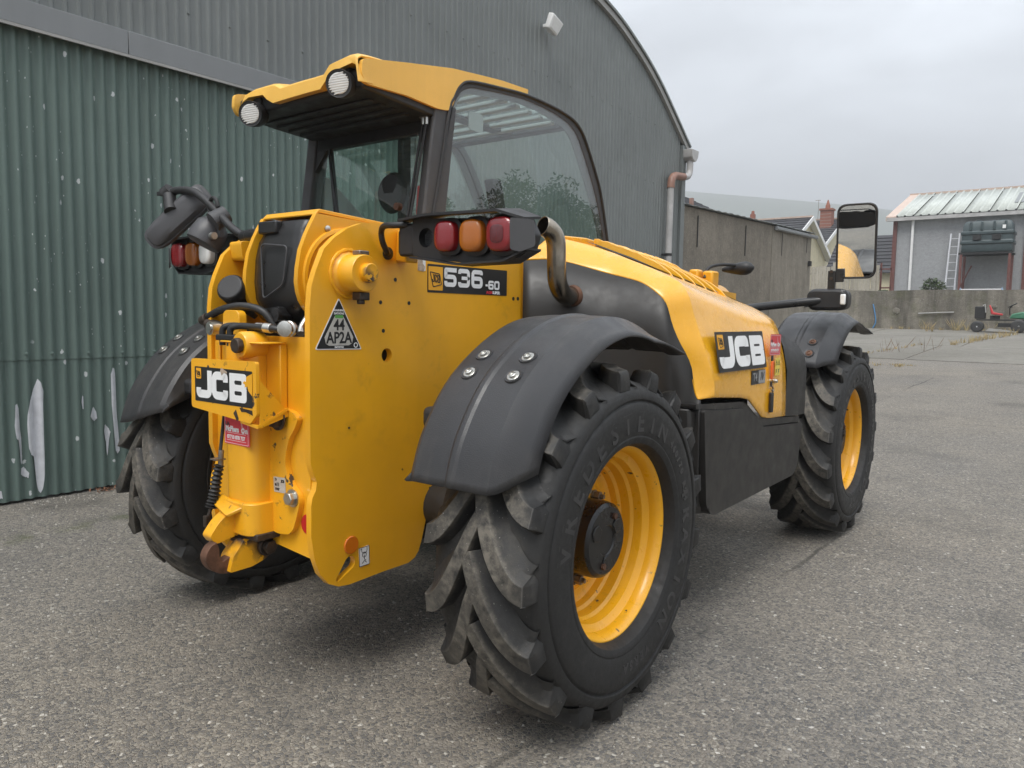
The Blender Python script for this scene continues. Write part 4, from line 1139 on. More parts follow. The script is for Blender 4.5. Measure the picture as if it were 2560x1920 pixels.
# boom pivot: welded boss, end plate, pin and lugs on each side
for s in (1, -1):
    c = (-.448, 1.446)
    def X(v): return s * v
    bo = part(MB().lathe([(X(.2955), .076), (X(.300), .071), (X(.306), .0625), (X(.312), .0605), (X(.375), .0605), (X(.379), .058), (X(.379), .001)], 40, mx=T(0, *c)), "pivot_boss", 'yellow')
    tp(MB().lathe([(X(.378), .033), (X(.3815), .033), (X(.3815), .031), (X(.400), .030), (X(.403), .027), (X(.403), .001)], 28, mx=T(0, c[0] + .005, c[1] + .002)).build("pivot_pin", 'yellow_hook', bo))
    part(MB().bb((X(.34) - .018, c[0] - .008, c[1] + .060), (X(.34) + .018, c[0] + .034, c[1] + .075)), "retaining_block", 'steel_dull', .003)
    part(MB().bb((X(.345) - .02, c[0] - .012, c[1] - .087), (X(.345) + .02, c[0] + .030, c[1] - .061)).cyl((X(.345), c[0] + .008, c[1] - .10), (X(.345), c[0] + .008, c[1] - .086), .014, n=6), "retaining_bolt", 'bolt_dark', .003)
    # weld bead round the boss
    ring_ = [(X(.297), c[0] + .078 * math.cos(a), c[1] + .078 * math.sin(a)) for a in [2 * PI * k / 40 for k in range(41)]]
    tp(MB().tube(ring_, [.006 + .0015 * math.sin(k * 2.3) for k in range(41)], 6).build("weld_bead", 'yellow', bo))

# ---- boom
BT = [(-.470, 1.651), (-.492, 1.615), (-.512, 1.578), (-.535, 1.525), (-.547, 1.464), (-.551, 1.419), (-.546, 1.385), (-.536, 1.355), (-.515, 1.325), (-.47, 1.285), (-.40, 1.26), (.6, 1.20), (3.3, 1.16), (3.3, 1.50), (.6, 1.60), (-.25, 1.643)]
boom = part(MB().prism([(-.40, 1.28), (-.40, 1.63), (.6, 1.595), (3.28, 1.49), (3.28, 1.18), (.6, 1.22)], -.12, .12, 0), "boom", 'yellow', .01)
for s in (1, -1):
    part(MB().fill(BT, [], s * .138, s * .158, 0), "boom_side_plate", 'yellow', ang=30)
part(MB().prism([(-.470, 1.651), (-.452, 1.668), (.6, 1.612), (.6, 1.603), (-.455, 1.655), (-.467, 1.645)], -.150, .150, 0), "boom_top_plate", 'yellow', .002)
# round stiffener on the flank of the boom and its two screws
st = [(.1585, -.35 + .17 * math.cos(a), 1.43 + .17 * math.sin(a)) for a in [R(80 + 5 * k) for k in range(33)]]
part(MB().tube(st, .012, 6), "weld_bead", 'yellow')
for (y, z, r_, m_) in ((-.425, 1.602, .012, 'steel'), (-.40, 1.567, .008, 'steel_dull')):
    part(MB().lathe([(.158, r_), (.162, r_), (.165, r_ * .6), (.165, .001)], 12, mx=T(0, y, z)), "flank_screw", m_)
# black moulded end cover
CV = [(-.135, 1.634), (.135, 1.634)]
def cover_ring(z, y, w): return [(-w, y, z), (w, y, z)]
rows = [(1.640, -.452, .118), (1.632, -.478, .120), (1.600, -.498, .122), (1.585, -.500, .122), (1.562, -.508, .1335), (1.50, -.524, .1335), (1.42, -.530, .1335), (1.36, -.524, .1335), (1.335, -.512, .130), (1.31, -.498, .118), (1.285, -.470, .09), (1.27, -.44, .07)]
V = []; F = []
nx = 9
for (z, y, w) in rows:
    for i in range(nx):
        t = -1 + 2 * i / (nx - 1)
        V.append((w * t, y + .012 * (abs(t) ** 6), z))
for j in range(len(rows) - 1):
    for i in range(nx - 1): F.append((j * nx + i, j * nx + i + 1, (j + 1) * nx + i + 1, (j + 1) * nx + i))
cover = part(MB().add(V, F), "end_cover", 'plastic_gloss', ang=40)
so = cover.modifiers.new("t", 'SOLIDIFY'); so.thickness = .012; so.offset = -1
part(MB().bb((-.118, -.512, 1.59), (-.012, -.48, 1.634)), "cover_hood", 'plastic_gloss', .006)
tp(MB().tube(fillet([(-.075, -.5285, 1.545), (-.055, -.5365, 1.36), (.06, -.5365, 1.41), (.075, -.529, 1.54), (-.06, -.5285, 1.552)], .02, 4), .0032, 6).build("moulded_line", 'trim_grey', cover))
tp(MB().prism(fillet([(-.095, 1.325), (.03, 1.335), (.045, 1.30), (.02, 1.275), (-.05, 1.29)], .008, 3), -.535, -.48, 1).build("latch_recess", 'plastic_gloss', cover))
tp(MB().lathe([(0, .024), (.012, .024), (.014, .018), (.014, .001)], 20, 'y', mx=T(.02, -.545, 1.305)).bb((-.012 + .0, -.547, 1.302), (.036, -.5455, 1.307)).build("latch", 'plastic', cover))
# front of the boom: rounded nose and bracket that show over the hood
part(MB().loft([[(x_ * s_, y_, 1.44 + z_ * s_) for x_, z_ in circ((0, 0), 1, 20)] for y_, s_ in ((3.1, .125), (3.3, .125), (3.36, .11), (3.4, .07))]), "boom_nose", 'yellow')
part(MB().bb((.02, 3.0, 1.49), (.10, 3.12, 1.65)).bb((-.06, 2.95, 1.49), (.01, 3.05, 1.66)), "boom_bracket", 'yellow', .015)

# ---- rear cross panel
part(MB().fill(fillet([(-.269, .55), (.269, .505), (.269, 1.236), (-.269, 1.232)], .002, 1), [], -.590, -.575, 1), "rear_panel", 'yellow')
part(MB().bb((-.262, -.6, .98), (-.232, -.591, 1.21)), "weld_strip", 'yellow', .004)
# hitch column, flange and collar
part(MB().loft([[(x_, y_, z) for x_, y_ in fillet([(-.075, -.575), (-.075, -.685), (.078, -.685), (.078, -.575)], [0, .03, .05, 0], 6)] for z in (.64, 1.21)]), "hitch_column", 'yellow', ang=30)
part(MB().loft([[(x_, y_, z) for x_, y_ in fillet([(-.082, -.575), (-.082, -.70), (.095, -.70), (.095, -.575)], [0, .03, .055, 0], 6)] for z in (.565, .675)]), "hitch_collar", 'yellow_worn', .004)
part(MB().bb((-.08, -.692, 1.211), (.16, -.60, 1.218)).bb((.0785, -.62, .96), (.155, -.592, 1.2105)), "hitch_top_plate", 'yellow', .003)
FL = fillet([(.05, .58), (.05, 1.00), (.15, 1.0), (.20, .992), (.235, .97), (.215, .935), (.186, .90), (.168, .85), (.163, .81), (.175, .775), (.195, .745), (.232, .715), (.238, .69), (.222, .64), (.205, .60), (.18, .575), (.12, .568)], .012, 3)
part(MB().fill(FL, [], -.612, -.5905, 1), "hitch_flange", 'yellow_worn', .003)
for (x_, z, r_, m_, y0) in ((.150, .965, .030, 'bolt_dark', -.628), (.204, .704, .023, 'steel', -.612)):
    b_ = part(MB().cyl((x_, y0, z), (x_, y0 - .024, z), r_, n=6), "hex_bolt", m_, .003)
    tp(MB().lathe([(-y0 - .001, r_ * 1.3), (-y0 + .004, r_ * 1.3)], 20, 'y', mx=Matrix.Diagonal((1, -1, 1, 1)) @ T(x_, 0, z)).build("washer", m_, b_))
# lifting eye with its bolt
part(MB().lathe([(.62, .046), (.692, .046), (.70, .04), (.70, .001)], 28, 'y', mx=Matrix.Diagonal((1, -1, 1, 1)) @ T(.048, 0, 1.205)), "pin_boss", 'yellow')
part(MB().cyl((.052, -.700, 1.205), (.052, -.722, 1.205), .026, n=8), "boss_bolt", 'bolt_dark', .004)
# badge plate on a folded bracket
PLT = fillet([(-.195, .985), (.15, .958), (.185, .99), (.185, 1.158), (-.192, 1.153)], [.012, .004, .004, .01, .012], 4)
part(MB().fill(PLT, [], -.732, -.720, 1), "badge_plate", 'yellow_worn', .002)
part(MB().add([(.185, -.719, 1.10), (.185, -.719, .945), (.185, -.61, .975), (.185, -.61, .985), (.181, -.719, 1.10), (.181, -.719, .945), (.181, -.61, .975), (.181, -.61, .985)], [(0, 1, 2, 3), (4, 5, 6, 7), (0, 1, 5, 4), (1, 2, 6, 5), (2, 3, 7, 6), (3, 0, 4, 7)]), "bracket_gusset", 'yellow_worn')
part(MB().add([(.185, -.728, .945), (.09, -.728, .955), (.06, -.615, .955), (.19, -.615, .995), (.185, -.728, .955), (.09, -.728, .965), (.06, -.615, .965), (.19, -.615, 1.005)], [(0, 1, 2, 3), (4, 5, 6, 7), (0, 1, 5, 4), (1, 2, 6, 5), (2, 3, 7, 6), (3, 0, 4, 7)]), "bracket_shelf", 'yellow_worn')
part(MB().add([(-.19, -.719, .99), (-.07, -.68, .955), (-.07, -.68, .985), (-.19, -.719, 1.02), (-.10, -.62, .975), (-.10, -.62, 1.02)], [(0, 1, 2, 3), (0, 1, 4), (3, 2, 5), (1, 4, 5, 2), (0, 4, 5, 3)]), "bracket_web", 'yellow')
# pick-up hook, upper jaw
HK = [(-.779, .556), (-.800, .546), (-.815, .526), (-.818, .504), (-.806, .476), (-.781, .454), (-.747, .442), (-.70, .446), (-.70, .50), (-.722, .497), (-.742, .493), (-.760, .486), (-.769, .505), (-.770, .532)]
part(MB().fill(spline(HK + [HK[0]], 4)[:-1], [], -.014, .022, 0), "tow_hook", 'rust', .010, seg=3)
HB = fillet([(-.745, .447), (-.66, .448), (-.612, .461), (-.565, .487), (-.56, .56), (-.69, .548), (-.715, .515), (-.73, .50)], .008, 3)
part(MB().fill(HB, [], -.030, .040, 0), "hook_carrier", 'yellow_hook', .006)
part(MB().fill(fillet([(-.755, .615), (-.79, .572), (-.768, .542), (-.691, .556), (-.58, .566), (-.58, .64), (-.69, .66)], .012, 3), [], -.05, .0, 0), "upper_jaw", 'yellow_worn', .005)
part(MB().loft([[(-.09, -.72, .655), (.02, -.745, .64), (.02, -.735, .63), (-.09, -.715, .645)], [(-.09, -.69, .69), (.05, -.69, .665), (.05, -.69, .652), (-.09, -.69, .68)]]), "jaw_lip", 'yellow_worn', .004)
part(MB().cyl((.045, -.61, .512), (.062, -.61, .512), .034, n=24).cyl((.062, -.61, .512), (.082, -.61, .512), .025, n=6), "hook_pivot_bolt", 'bolt_dark', .003)
part(MB().bb((-.06, -.68, .548), (.1, -.575, .572)), "grease_shelf", 'bolt_dark', .004)
# release cable in its rubber gaiter
gp = [(-.09, -.696, .79), (-.095, -.705, .735), (-.1, -.712, .68), (-.103, -.722, .64)]
gg = spline(gp, 8)
part(MB().tube(gg, [.011 + (.0075 if k % 2 else 0) + .004 * k / len(gg) for k in range(len(gg))], 12), "cable_gaiter", 'hose', ang=60)
part(MB().cyl((-.088, -.693, .775), (-.086, -.690, .84), .009).bb((-.115, -.715, .806), (-.076, -.68, .811)), "cable_end", 'steel_dull')
part(MB().cyl((-.103, -.722, .64), (-.106, -.732, .61), .006).bb((-.118, -.745, .575), (-.098, -.725, .615)), "clevis", 'bolt_dark', .002)
part(MB().tube([(-.088, -.692, .84), (-.105, -.66, .99), (-.1, -.63, 1.05)], .006, 8), "release_cable", 'hose')

# hydraulic hoses and couplers over the cross panel
part(MB().tube(spline([(-.33, -.60, 1.282), (-.27, -.60, 1.305), (-.19, -.60, 1.325), (-.10, -.585, 1.335), (-.02, -.56, 1.315), (.02, -.54, 1.26)], 6), .0135, 12), "hydraulic_hose", 'hose')
cp = part(MB().cyl((-.335, -.605, 1.279), (-.30, -.603, 1.29), .017, .02).cyl((-.30, -.6, 1.268), (-.235, -.6, 1.262), .022, .018).cyl((-.236, -.6, 1.262), (-.20, -.6, 1.258), .016), "hose_coupler", 'bolt_dark', .003)
tp(MB().cyl((-.195, -.62, 1.255), (-.195, -.66, 1.255), .024, n=20).cyl((-.195, -.66, 1.255), (-.195, -.664, 1.255), .016, n=16).build("coupler_face", 'steel', cp))
part(MB().fill(rrect(-.125, 1.27, .10, .10, .03, 5), [], -.62, -.59, 1), "lifting_lug", 'yellow', .004)
for k, (x0, y0) in enumerate(((-.105, -.665), (-.045, -.675))):
    part(MB().tube(fillet([(x0, y0, 1.20), (x0, y0, 1.262), (x0 + .03, y0 + .02, 1.268), (x0 + .19, y0 + .04, 1.262), (x0 + .22, y0 + .06, 1.255)], .025, 5, False), .0115, 10), "hose_loop", 'hose')
    part(MB().cyl((x0 + .145, y0 + .036, 1.264), (x0 + .175, y0 + .042, 1.262), .0165, n=16).cyl((x0 + .19, y0 + .05, 1.26), (x0 + .205, y0 + .055, 1.257), .013, n=6), "hose_fitting", 'steel', .002)
part(MB().bb((-.11, -.69, 1.217), (.02, -.63, 1.237)), "valve_block", 'dark', .004)
part(MB().lathe([(0, .026), (.014, .026), (.018, .02), (.026, .02), (.028, .026), (.04, .026), (.043, .018), (.043, .001)], 20, 'x', mx=T(.185, -.60, 1.262) @ Matrix.Rotation(R(-65), 4, 'Z')), "quick_coupler", 'steel', ang=30)
part(MB().tube(spline([(.02, -.50, 1.30), (.035, -.535, 1.26), (.07, -.55, 1.245), (.13, -.56, 1.245)], 5), .012, 10), "steel_pipe", 'steel')
part(MB().tube(spline([(.145, -.50, 1.30), (.15, -.53, 1.265), (.165, -.545, 1.245)], 5), .012, 10), "steel_pipe", 'steel')
part(MB().bb((-.26, -.5, 1.0), (.26, -.3, 1.26)), "valve_bay", 'dark')
part(MB().bb((-.2, -.602, 1.195), (-.13, -.5905, 1.225)), "decal_mark", 'white')
# filler cap, its neck and the rear work-arm between boom and left plate
cap = part(MB().lathe([(0, .045), (.012, .052), (.06, .052), (.075, .046), (.08, .036), (.08, .001)], 24, 'x', mx=T(-.235, -.49, 1.355) @ Matrix.Rotation(R(-62), 4, 'Z') @ Matrix.Rotation(R(-24), 4, 'Y') @ Matrix.Scale(-1, 4, (1, 0, 0)) @ T(-.12, 0, 0) @ Matrix.Scale(1, 4)), "filler_cap", 'plastic', .003)
cap.data.transform(Matrix.Identity(4))
part(MB().cyl((-.21, -.45, 1.32), (-.27, -.50, 1.36), .036, .03), "filler_neck", 'plastic')
part(MB().cyl((-.269, -.47, 1.592), (-.16, -.47, 1.592), .024).cyl((-.23, -.47, 1.592), (-.16, -.47, 1.592), .027).bb((-.24, -.49, 1.548), (-.165, -.45, 1.572)), "pivot_tube", 'satin_black', .003)
part(MB().fill(fillet([(-.52, 1.50), (-.44, 1.50), (-.44, 1.545), (-.40, 1.575), (-.53, 1.57)], .015, 3), [], -.27, -.20, 0), "stop_block", 'yellow', .005)

# ---- rear mirror and lamp on a bent arm (left of the boom)
arm = part(MB().tube(spline([(-.20, -.45, 1.565), (-.33, -.47, 1.622), (-.47, -.47, 1.715), (-.58, -.475, 1.778), (-.68, -.478, 1.797), (-.77, -.48, 1.795)], 6), .0155, 12), "mirror_arm", 'plastic')
tp(MB().tube([(-.466 + .03 * math.cos(a), -.47, 1.715 + .036 * math.sin(a)) for a in [2 * PI * k / 16 for k in range(17)]], .008, 8).build("cable_loop", 'hose', arm))
mm = frame((-.715, -.47, 1.69), (.5426, .4922, .677), (-.5797, -.3615, .727))
mirror = part(MB().loft([[(a * k, b * k, z) for a, b in fillet([(-.158, -.042), (-.10, -.056), (.10, -.056), (.16, -.045), (.16, .045), (.10, .056), (-.10, .05), (-.158, .036)], .045, 5)] for z, k in ((-.005, .97), (.012, 1.0), (.022, 1.0), (.024, .93), (.034, .90), (.046, .72), (.05, .4))], mx=mm), "rear_mirror", 'mirror_shell', ang=35)
tp(MB().loft([[(a, b, -.008) for a, b in rrect(0, 0, .28, .09, .04, 6)], [(a, b, -.0055) for a, b in rrect(0, 0, .28, .09, .04, 6)]], mx=mm).build("mirror_glass", 'mirror', mirror))
tp(MB().cyl(mm @ Vector((0.0, .02, .045)), (-.765, -.485, 1.792), .027, .025, 16).cyl((-.775, -.49, 1.785), (-.752, -.482, 1.806), .033, .028, 16).bb((-.815, -.51, 1.782), (-.77, -.48, 1.797)).build("mirror_knuckle", 'plastic', mirror))
lm = T(-.515, -.47, 1.605) @ Matrix.Rotation(R(12), 4, 'Y') @ Matrix.Rotation(R(-28), 4, 'X')
lamp = part(MB().lathe([(-.035, .060), (-.032, .067), (.0, .069), (.045, .063), (.065, .045), (.072, .02), (.072, .001)], 28, 'z', mx=lm), "work_lamp", 'mirror_shell', ang=35)
tp(MB().lathe([(-.034, .001), (-.0345, .058), (-.03, .058)], 24, 'z', mx=lm).build("lamp_lens", 'pale_label', lamp))
tp(MB().bb((-.47, -.47, 1.60), (-.425, -.455, 1.70)).cyl((-.44, -.49, 1.655), (-.425, -.44, 1.69), .038, .034, 16).build("lamp_bracket", 'trim_grey', lamp))
part(MB().cyl((-.45, -.49, 1.603), (-.43, -.49, 1.603), .014, n=10), "bracket_bolt", 'steel')

# ---- rear lamp clusters
def sq_ring(cx, cz, w, h, y, n=6):
    return [(x_, y, z_) for x_, z_ in rrect(cx, cz, w, h, min(w, h) * .42, n)]
def cluster(s):
    Y = -.352
    # the flat housing, its peaked visor and end cheek
    house = part(MB().fill(fillet([(s * .495, 1.505), (s * .56, 1.492), (s * .70, 1.478), (s * .92, 1.482), (s * .955, 1.497), (s * .972, 1.55), (s * .945, 1.60), (s * .52, 1.622), (s * .495, 1.62)], .008, 3), [circ((s * .554, 1.56), .031, 20)] if s > 0 else [], Y, Y + .05, 1), "lamp_housing", 'plastic', ang=30)
    tp(MB().loft([[(s * .455, Y - .03, 1.622), (s * .455, Y + .06, 1.628), (s * .455, Y + .06, 1.620), (s * .455, Y - .03, 1.614)], [(s * .60, Y - .055, 1.628), (s * .60, Y + .06, 1.640), (s * .60, Y + .06, 1.632), (s * .60, Y - .055, 1.620)],
              [(s * .885, Y - .06, 1.622), (s * .885, Y + .06, 1.636), (s * .885, Y + .06, 1.628), (s * .885, Y - .06, 1.614)], [(s * .962, Y - .02, 1.597), (s * .962, Y + .06, 1.607), (s * .962, Y + .06, 1.599), (s * .962, Y - .02, 1.589)]]).build("visor", 'plastic', house))
    tp(MB().loft([[(s * .50, Y - .02, 1.502), (s * .50, Y + .06, 1.502), (s * .50, Y + .06, 1.496), (s * .50, Y - .02, 1.496)], [(s * .70, Y - .03, 1.474), (s * .70, Y + .06, 1.474), (s * .70, Y + .06, 1.468), (s * .70, Y - .03, 1.468)],
              [(s * .89, Y - .03, 1.478), (s * .89, Y + .06, 1.478), (s * .89, Y + .06, 1.472), (s * .89, Y - .03, 1.472)], [(s * .965, Y - .01, 1.512), (s * .965, Y + .06, 1.512), (s * .965, Y + .06, 1.506), (s * .965, Y - .01, 1.506)]]).build("lower_lip", 'plastic', house))
    mxc = frame((s * .955, Y - .03, 1.55), (.88, .45 * s, 0) if s > 0 else (.88, -.45, 0), (0, 0, 1))
    tp(MB().loft([[(a, b, 0) for a, b in fillet([(-.028, -.045), (.0, -.052), (.045, -.036), (.04, .038), (-.03, .045)], .008, 3)], [(a, b, .006) for a, b in fillet([(-.028, -.045), (.0, -.052), (.045, -.036), (.04, .038), (-.03, .045)], .008, 3)]], mx=mxc).build("end_cheek", 'trim_grey', house))
    for (cx, cz, w, h, m_) in ((.668, 1.556, .083, .094, 'lens_red'), (.774, 1.553, .088, .097, 'lens_amber'), (.884, 1.552, .098, .102, 'lens_red')):
        if s < 0 and cx < .7: m_ = 'lens_clear'
        tp(MB().loft([sq_ring(s * cx, cz, w + .02, h + .022, Y + .002), sq_ring(s * cx, cz, w + .02, h + .022, Y - .014), sq_ring(s * cx, cz, w + .006, h + .006, Y - .017)]).build("lamp_gasket", 'hose', house))
        ln = tp(MB().loft([sq_ring(s * cx, cz, w, h, Y - .012), sq_ring(s * cx, cz, w, h, Y - .034), sq_ring(s * cx, cz, w * .95, h * .95, Y - .041), sq_ring(s * cx, cz, w * .8, h * .8, Y - .045), sq_ring(s * cx, cz, w * .4, h * .4, Y - .047)]).build("lamp_lens", m_, house, ang=50))
        if cx > .86 and s > 0:
            ln2 = tp(MB().loft([sq_ring(s * cx - .002, cz, w * .5, h * .52, Y - .044), sq_ring(s * cx - .002, cz, w * .5, h * .52, Y - .0485), sq_ring(s * cx - .002, cz, w * .44, h * .46, Y - .0495)]).build("lens_centre", 'lens_red_deep', house))
    if s > 0:
        tp(MB().lathe([(.30, .030), (.302, .001)], 20, 'y', mx=Matrix.Diagonal((1, -1, 1, 1)) @ T(.554, 0, 1.56)).build("alarm_back", 'dark', house))
        gr = MB()
        for i in range(-4, 5):
            for j in range(-4, 5):
                x_, z_ = i * .0062, j * .0062
                if x_ * x_ + z_ * z_ < .028 ** 2: gr.bb((.554 + x_ - .0022, -.328, 1.56 + z_ - .0022), (.554 + x_ + .0022, -.3245, 1.56 + z_ + .0022))
        tp(gr.build("alarm_grille", 'trim_grey', house, kind="stuff"))
    # bracket back to the chassis and its cable
    part(MB().bb((s * .465 - .035, Y + .0, 1.505), (s * .465 + .035, Y + .045, 1.61)), "lamp_bracket", 'plastic', .008)
    part(MB().loft([[(s * .294, -.235, 1.50), (s * .294, -.18, 1.50), (s * .30, -.18, 1.60), (s * .30, -.235, 1.61)], [(s * .40, -.29, 1.49), (s * .40, -.23, 1.49), (s * .40, -.23, 1.60), (s * .40, -.29, 1.60)]]), "bracket_foot", 'yellow', .006)
    part(MB().bb((s * .425 - .03, Y + .03, 1.515), (s * .425 + .03, -.18, 1.595)), "bracket_arm", 'plastic', .008)
    part(MB().tube(spline([(s * .296, -.275, 1.525), (s * .318, -.30, 1.53), (s * .325, -.325, 1.56), (s * .33, -.335, 1.592), (s * .36, -.35, 1.608), (s * .42, -.36, 1.606), (s * .47, -.345, 1.606)], 6), .0105, 10), "lamp_cable", 'hose')
    part(MB().lathe([(s * .2945, .022), (s * .302, .022), (s * .305, .012)], 16, 'x', mx=T(0, -.275, 1.525)), "cable_grommet", 'hose')
for s in (1, -1): cluster(s)
part(MB().bb((.2952, -.125, 1.475), (.2962, -.085, 1.535)), "torn_label", 'white')
part(MB().fill([(-.125, 1.475), (-.095, 1.472), (-.088, 1.49), (-.10, 1.50), (-.102, 1.52), (-.117, 1.533), (-.125, 1.53)], [], .2963, .2972, 0), "label_residue", 'torn')

# ---- fenders
FC = spline([(-.592, .835), (-.548, .965), (-.445, 1.112), (-.31, 1.215), (-.155, 1.288), (.0, 1.316), (.15, 1.306), (.30, 1.262), (.435, 1.195)], 4)
def fender(s, y0, dz, name="fender", FC=FC):
    secs = []
    n = len(FC)
    for i, (y, z) in enumerate(FC):
        a, b = FC[max(0, i - 1)], FC[min(n - 1, i + 1)]
        t = Vector((b[0] - a[0], b[1] - a[1])).normalized(); nn = Vector((-t.y, t.x))      # outward
        if nn.y < 0 and i > n * .3: nn = -nn
        u = i / (n - 1)
        lip = min(1, .55 + u / .2) * min(1, (1 - u) / .25)
        drop = min(1, u / .10) * min(1, (1 - u) / .22) * (.105 - .045 * min(1, u / .6))
        drop_o = min(1, (1 - u) / .22) * (.105 - .045 * min(1, u / .6))
        prof = [(.700, -drop - .004), (.706, -drop * .5 - .004), (.716, -.012), (.735, -.001), (.80, .004), (.862, .004), (.872, .009), (.880, .010), (.888, .009), (.898, .004), (.96, .003), (1.012, .001), (1.030, -.008 - drop_o * .06), (1.048, -.010 - drop_o * .24), (1.074, -.008 - drop_o * .55), (1.100, -.004 - drop_o * .9)]
        taper = 1 - .18 * max(0, (u - .8) / .2)
        secs.append((i, taper, prof))
    P = [Vector((a, b)) for a, b in FC]
    def at(u_):
        k = max(0.0, min(n - 1.001, u_ * (n - 1))); j = int(k); return P[j].lerp(P[j + 1], k - j), (P[min(n - 1, j + 1)] - P[j]).normalized()
    out = []
    for (i, taper, prof) in secs:
        u = i / (n - 1); row = []
        for x_, o_ in prof:
            s0 = .085 * max(0, (x_ - 1.022) / .078)
            if s < 0 and y0 < 1: s0 += .075 * max(0, (.99 - max(.72, x_)) / .27)
            c_, t_ = at(s0 + (1 - s0) * u)
            nn = Vector((-t_.y, t_.x))
            row.append((s * x_, c_.x + nn.x * o_, c_.y + nn.y * o_))
        out.append(row)
    secs = out
    o = part(MB().loft(secs, closed=False), name, 'fender', ang=17)
    so_ = o.modifiers.new("t", 'SOLIDIFY'); so_.thickness = .007; so_.offset = -1
    o.location = Vector(o.location) + Vector((0, y0, dz))
    def surf(x_, i):
        y, z = FC[i]; a, b = FC[i - 1], FC[i + 1]; t = Vector((b[0] - a[0], b[1] - a[1])).normalized(); nn = Vector((-t.y, t.x))
        return y, z, nn
    for i in ((9, 11) if y0 < 1 else (2, 4)):
        for x_ in (.80, .965):
            y, z, nn = surf(x_, i)
            q = Vector((0, nn.x, nn.y)); c = Vector((s * x_, y, z)) + q * .004
            mx = Matrix.Translation(c) @ q.to_track_quat('Z', 'Y').to_matrix().to_4x4()
            MB().lathe([(-.002, .029), (.0035, .027), (.003, .021), (.0012, .019)], 20, 'z', mx=mx).build("bolt_dimple", 'fender', o)
            MB().lathe([(.0008, .001), (.0012, .0195), (.003, .0195), (.0035, .0185), (.0035, .0125), (.009, .0115), (.010, .0085), (.0065, .0065), (.0065, .001)], 18, 'z', mx=mx).build("fender_bolt", 'steel' if y0 < 1 else 'rust', o, ang=25)
    return o
for s in (1, -1):
    fender(s, 0, 0); fender(s, WB, .045, FC=FC[5:])
    for y0, dz in ((0, 0), (WB, .045)):
        part(MB().bb((s * .73 - .08, y0 - .47, .965 + dz), (s * .73 + .08, y0 - .38, 1.035 + dz)), "fender_bracket", 'plastic', .02, seg=3)

# ---- engine pod and hood
E0 = [(.300, .500, 1.556), (.42, .59, 1.560), (.60, .68, 1.508), (.70, .69, 1.485), (.78, .69, 1.462), (.85, .685, 1.420), (.89, .685, 1.38), (.91, .69, 1.31), (.95, .70, 1.215), (.98, .735, 1.12), (1.01, .735, 1.02), (1.03, .73, .992)]
E1 = [(.300, .70, 1.672), (.44, .80, 1.637), (.645, .81, 1.566), (.75, .81, 1.527), (.83, .81, 1.494), (.892, .81, 1.462), (.937, .80, 1.404), (.962, .80, 1.329), (1.010, .81, 1.192), (1.040, .815, 1.094), (1.046, .835, 1.02), (1.046, .84, .992)]
FM = [(.30, 1.40, 1.645), (.43, 1.40, 1.598), (.63, 1.40, 1.508), (.73, 1.40, 1.462), (.83, 1.38, 1.417), (.915, 1.36, 1.370), (.965, 1.34, 1.325), (.99, 1.33, 1.27), (1.022, 1.33, 1.18), (1.043, 1.33, 1.09), (1.046, 1.33, 1.0), (1.046, 1.33, .93)]
FF = [(.30, 2.05, 1.598), (.45, 2.03, 1.525), (.60, 1.98, 1.452), (.70, 1.94, 1.412), (.80, 1.90, 1.379), (.90, 1.83, 1.338), (.955, 1.79, 1.305), (.992, 1.76, 1.25), (1.015, 1.755, 1.17), (1.035, 1.755, 1.08), (1.043, 1.755, .95), (1.046, 1.755, .828)]
def lerp3(a, b, t): return tuple(x_ + (y_ - x_) * t for x_, y_ in zip(a, b))
def crv(a, b, c, t):                               # through a at 0, b at .5, c at 1
    return tuple(2 * (t - .5) * (t - 1) * x_ - 4 * t * (t - 1) * y_ + 2 * t * (t - .5) * z_ for x_, y_, z_ in zip(a, b, c))
def dense(ring_): return spline(ring_, 3)
D0, D1, DM, DF = map(dense, (E0, E1, FM, FF))
rings = [D0] + [[crv(a, b, c, t) for a, b, c in zip(D1, DM, DF)] for t in [k / 10 for k in range(11)]]
ND = len(D0)
# lower edge of the hood's side follows the step of the fuel-tank box
def lower(y):
    if y < 1.22: return .992 - .03 * max(0, (y - .84)) / .38
    if y < 1.44: return .962 - (.962 - .845) * (y - 1.22) / .22
    return .845 - .017 * (y - 1.44) / .32
for r_ in rings[1:]:
    y = r_[-1][1]; zt = lower(y)
    z0, z1 = r_[-7][2], r_[-1][2]
    for j in range(-6, 0): r_[j] = (r_[j][0], r_[j][1], z0 + (zt - z0) * (j + 7) / 6)
hood = part(MB().loft(rings, closed=False), "hood", 'yellow_hood', ang=24)
for e_ in hood.data.edges:                         # crisp fold where the flared rim meets the hood
    if ND <= e_.vertices[0] < 2 * ND and ND <= e_.vertices[1] < 2 * ND: e_.use_edge_sharp = True
so = hood.modifiers.new("t", 'SOLIDIFY'); so.thickness = .012; so.offset = -1
hood.modifiers.new("b", 'BEVEL').width = .004
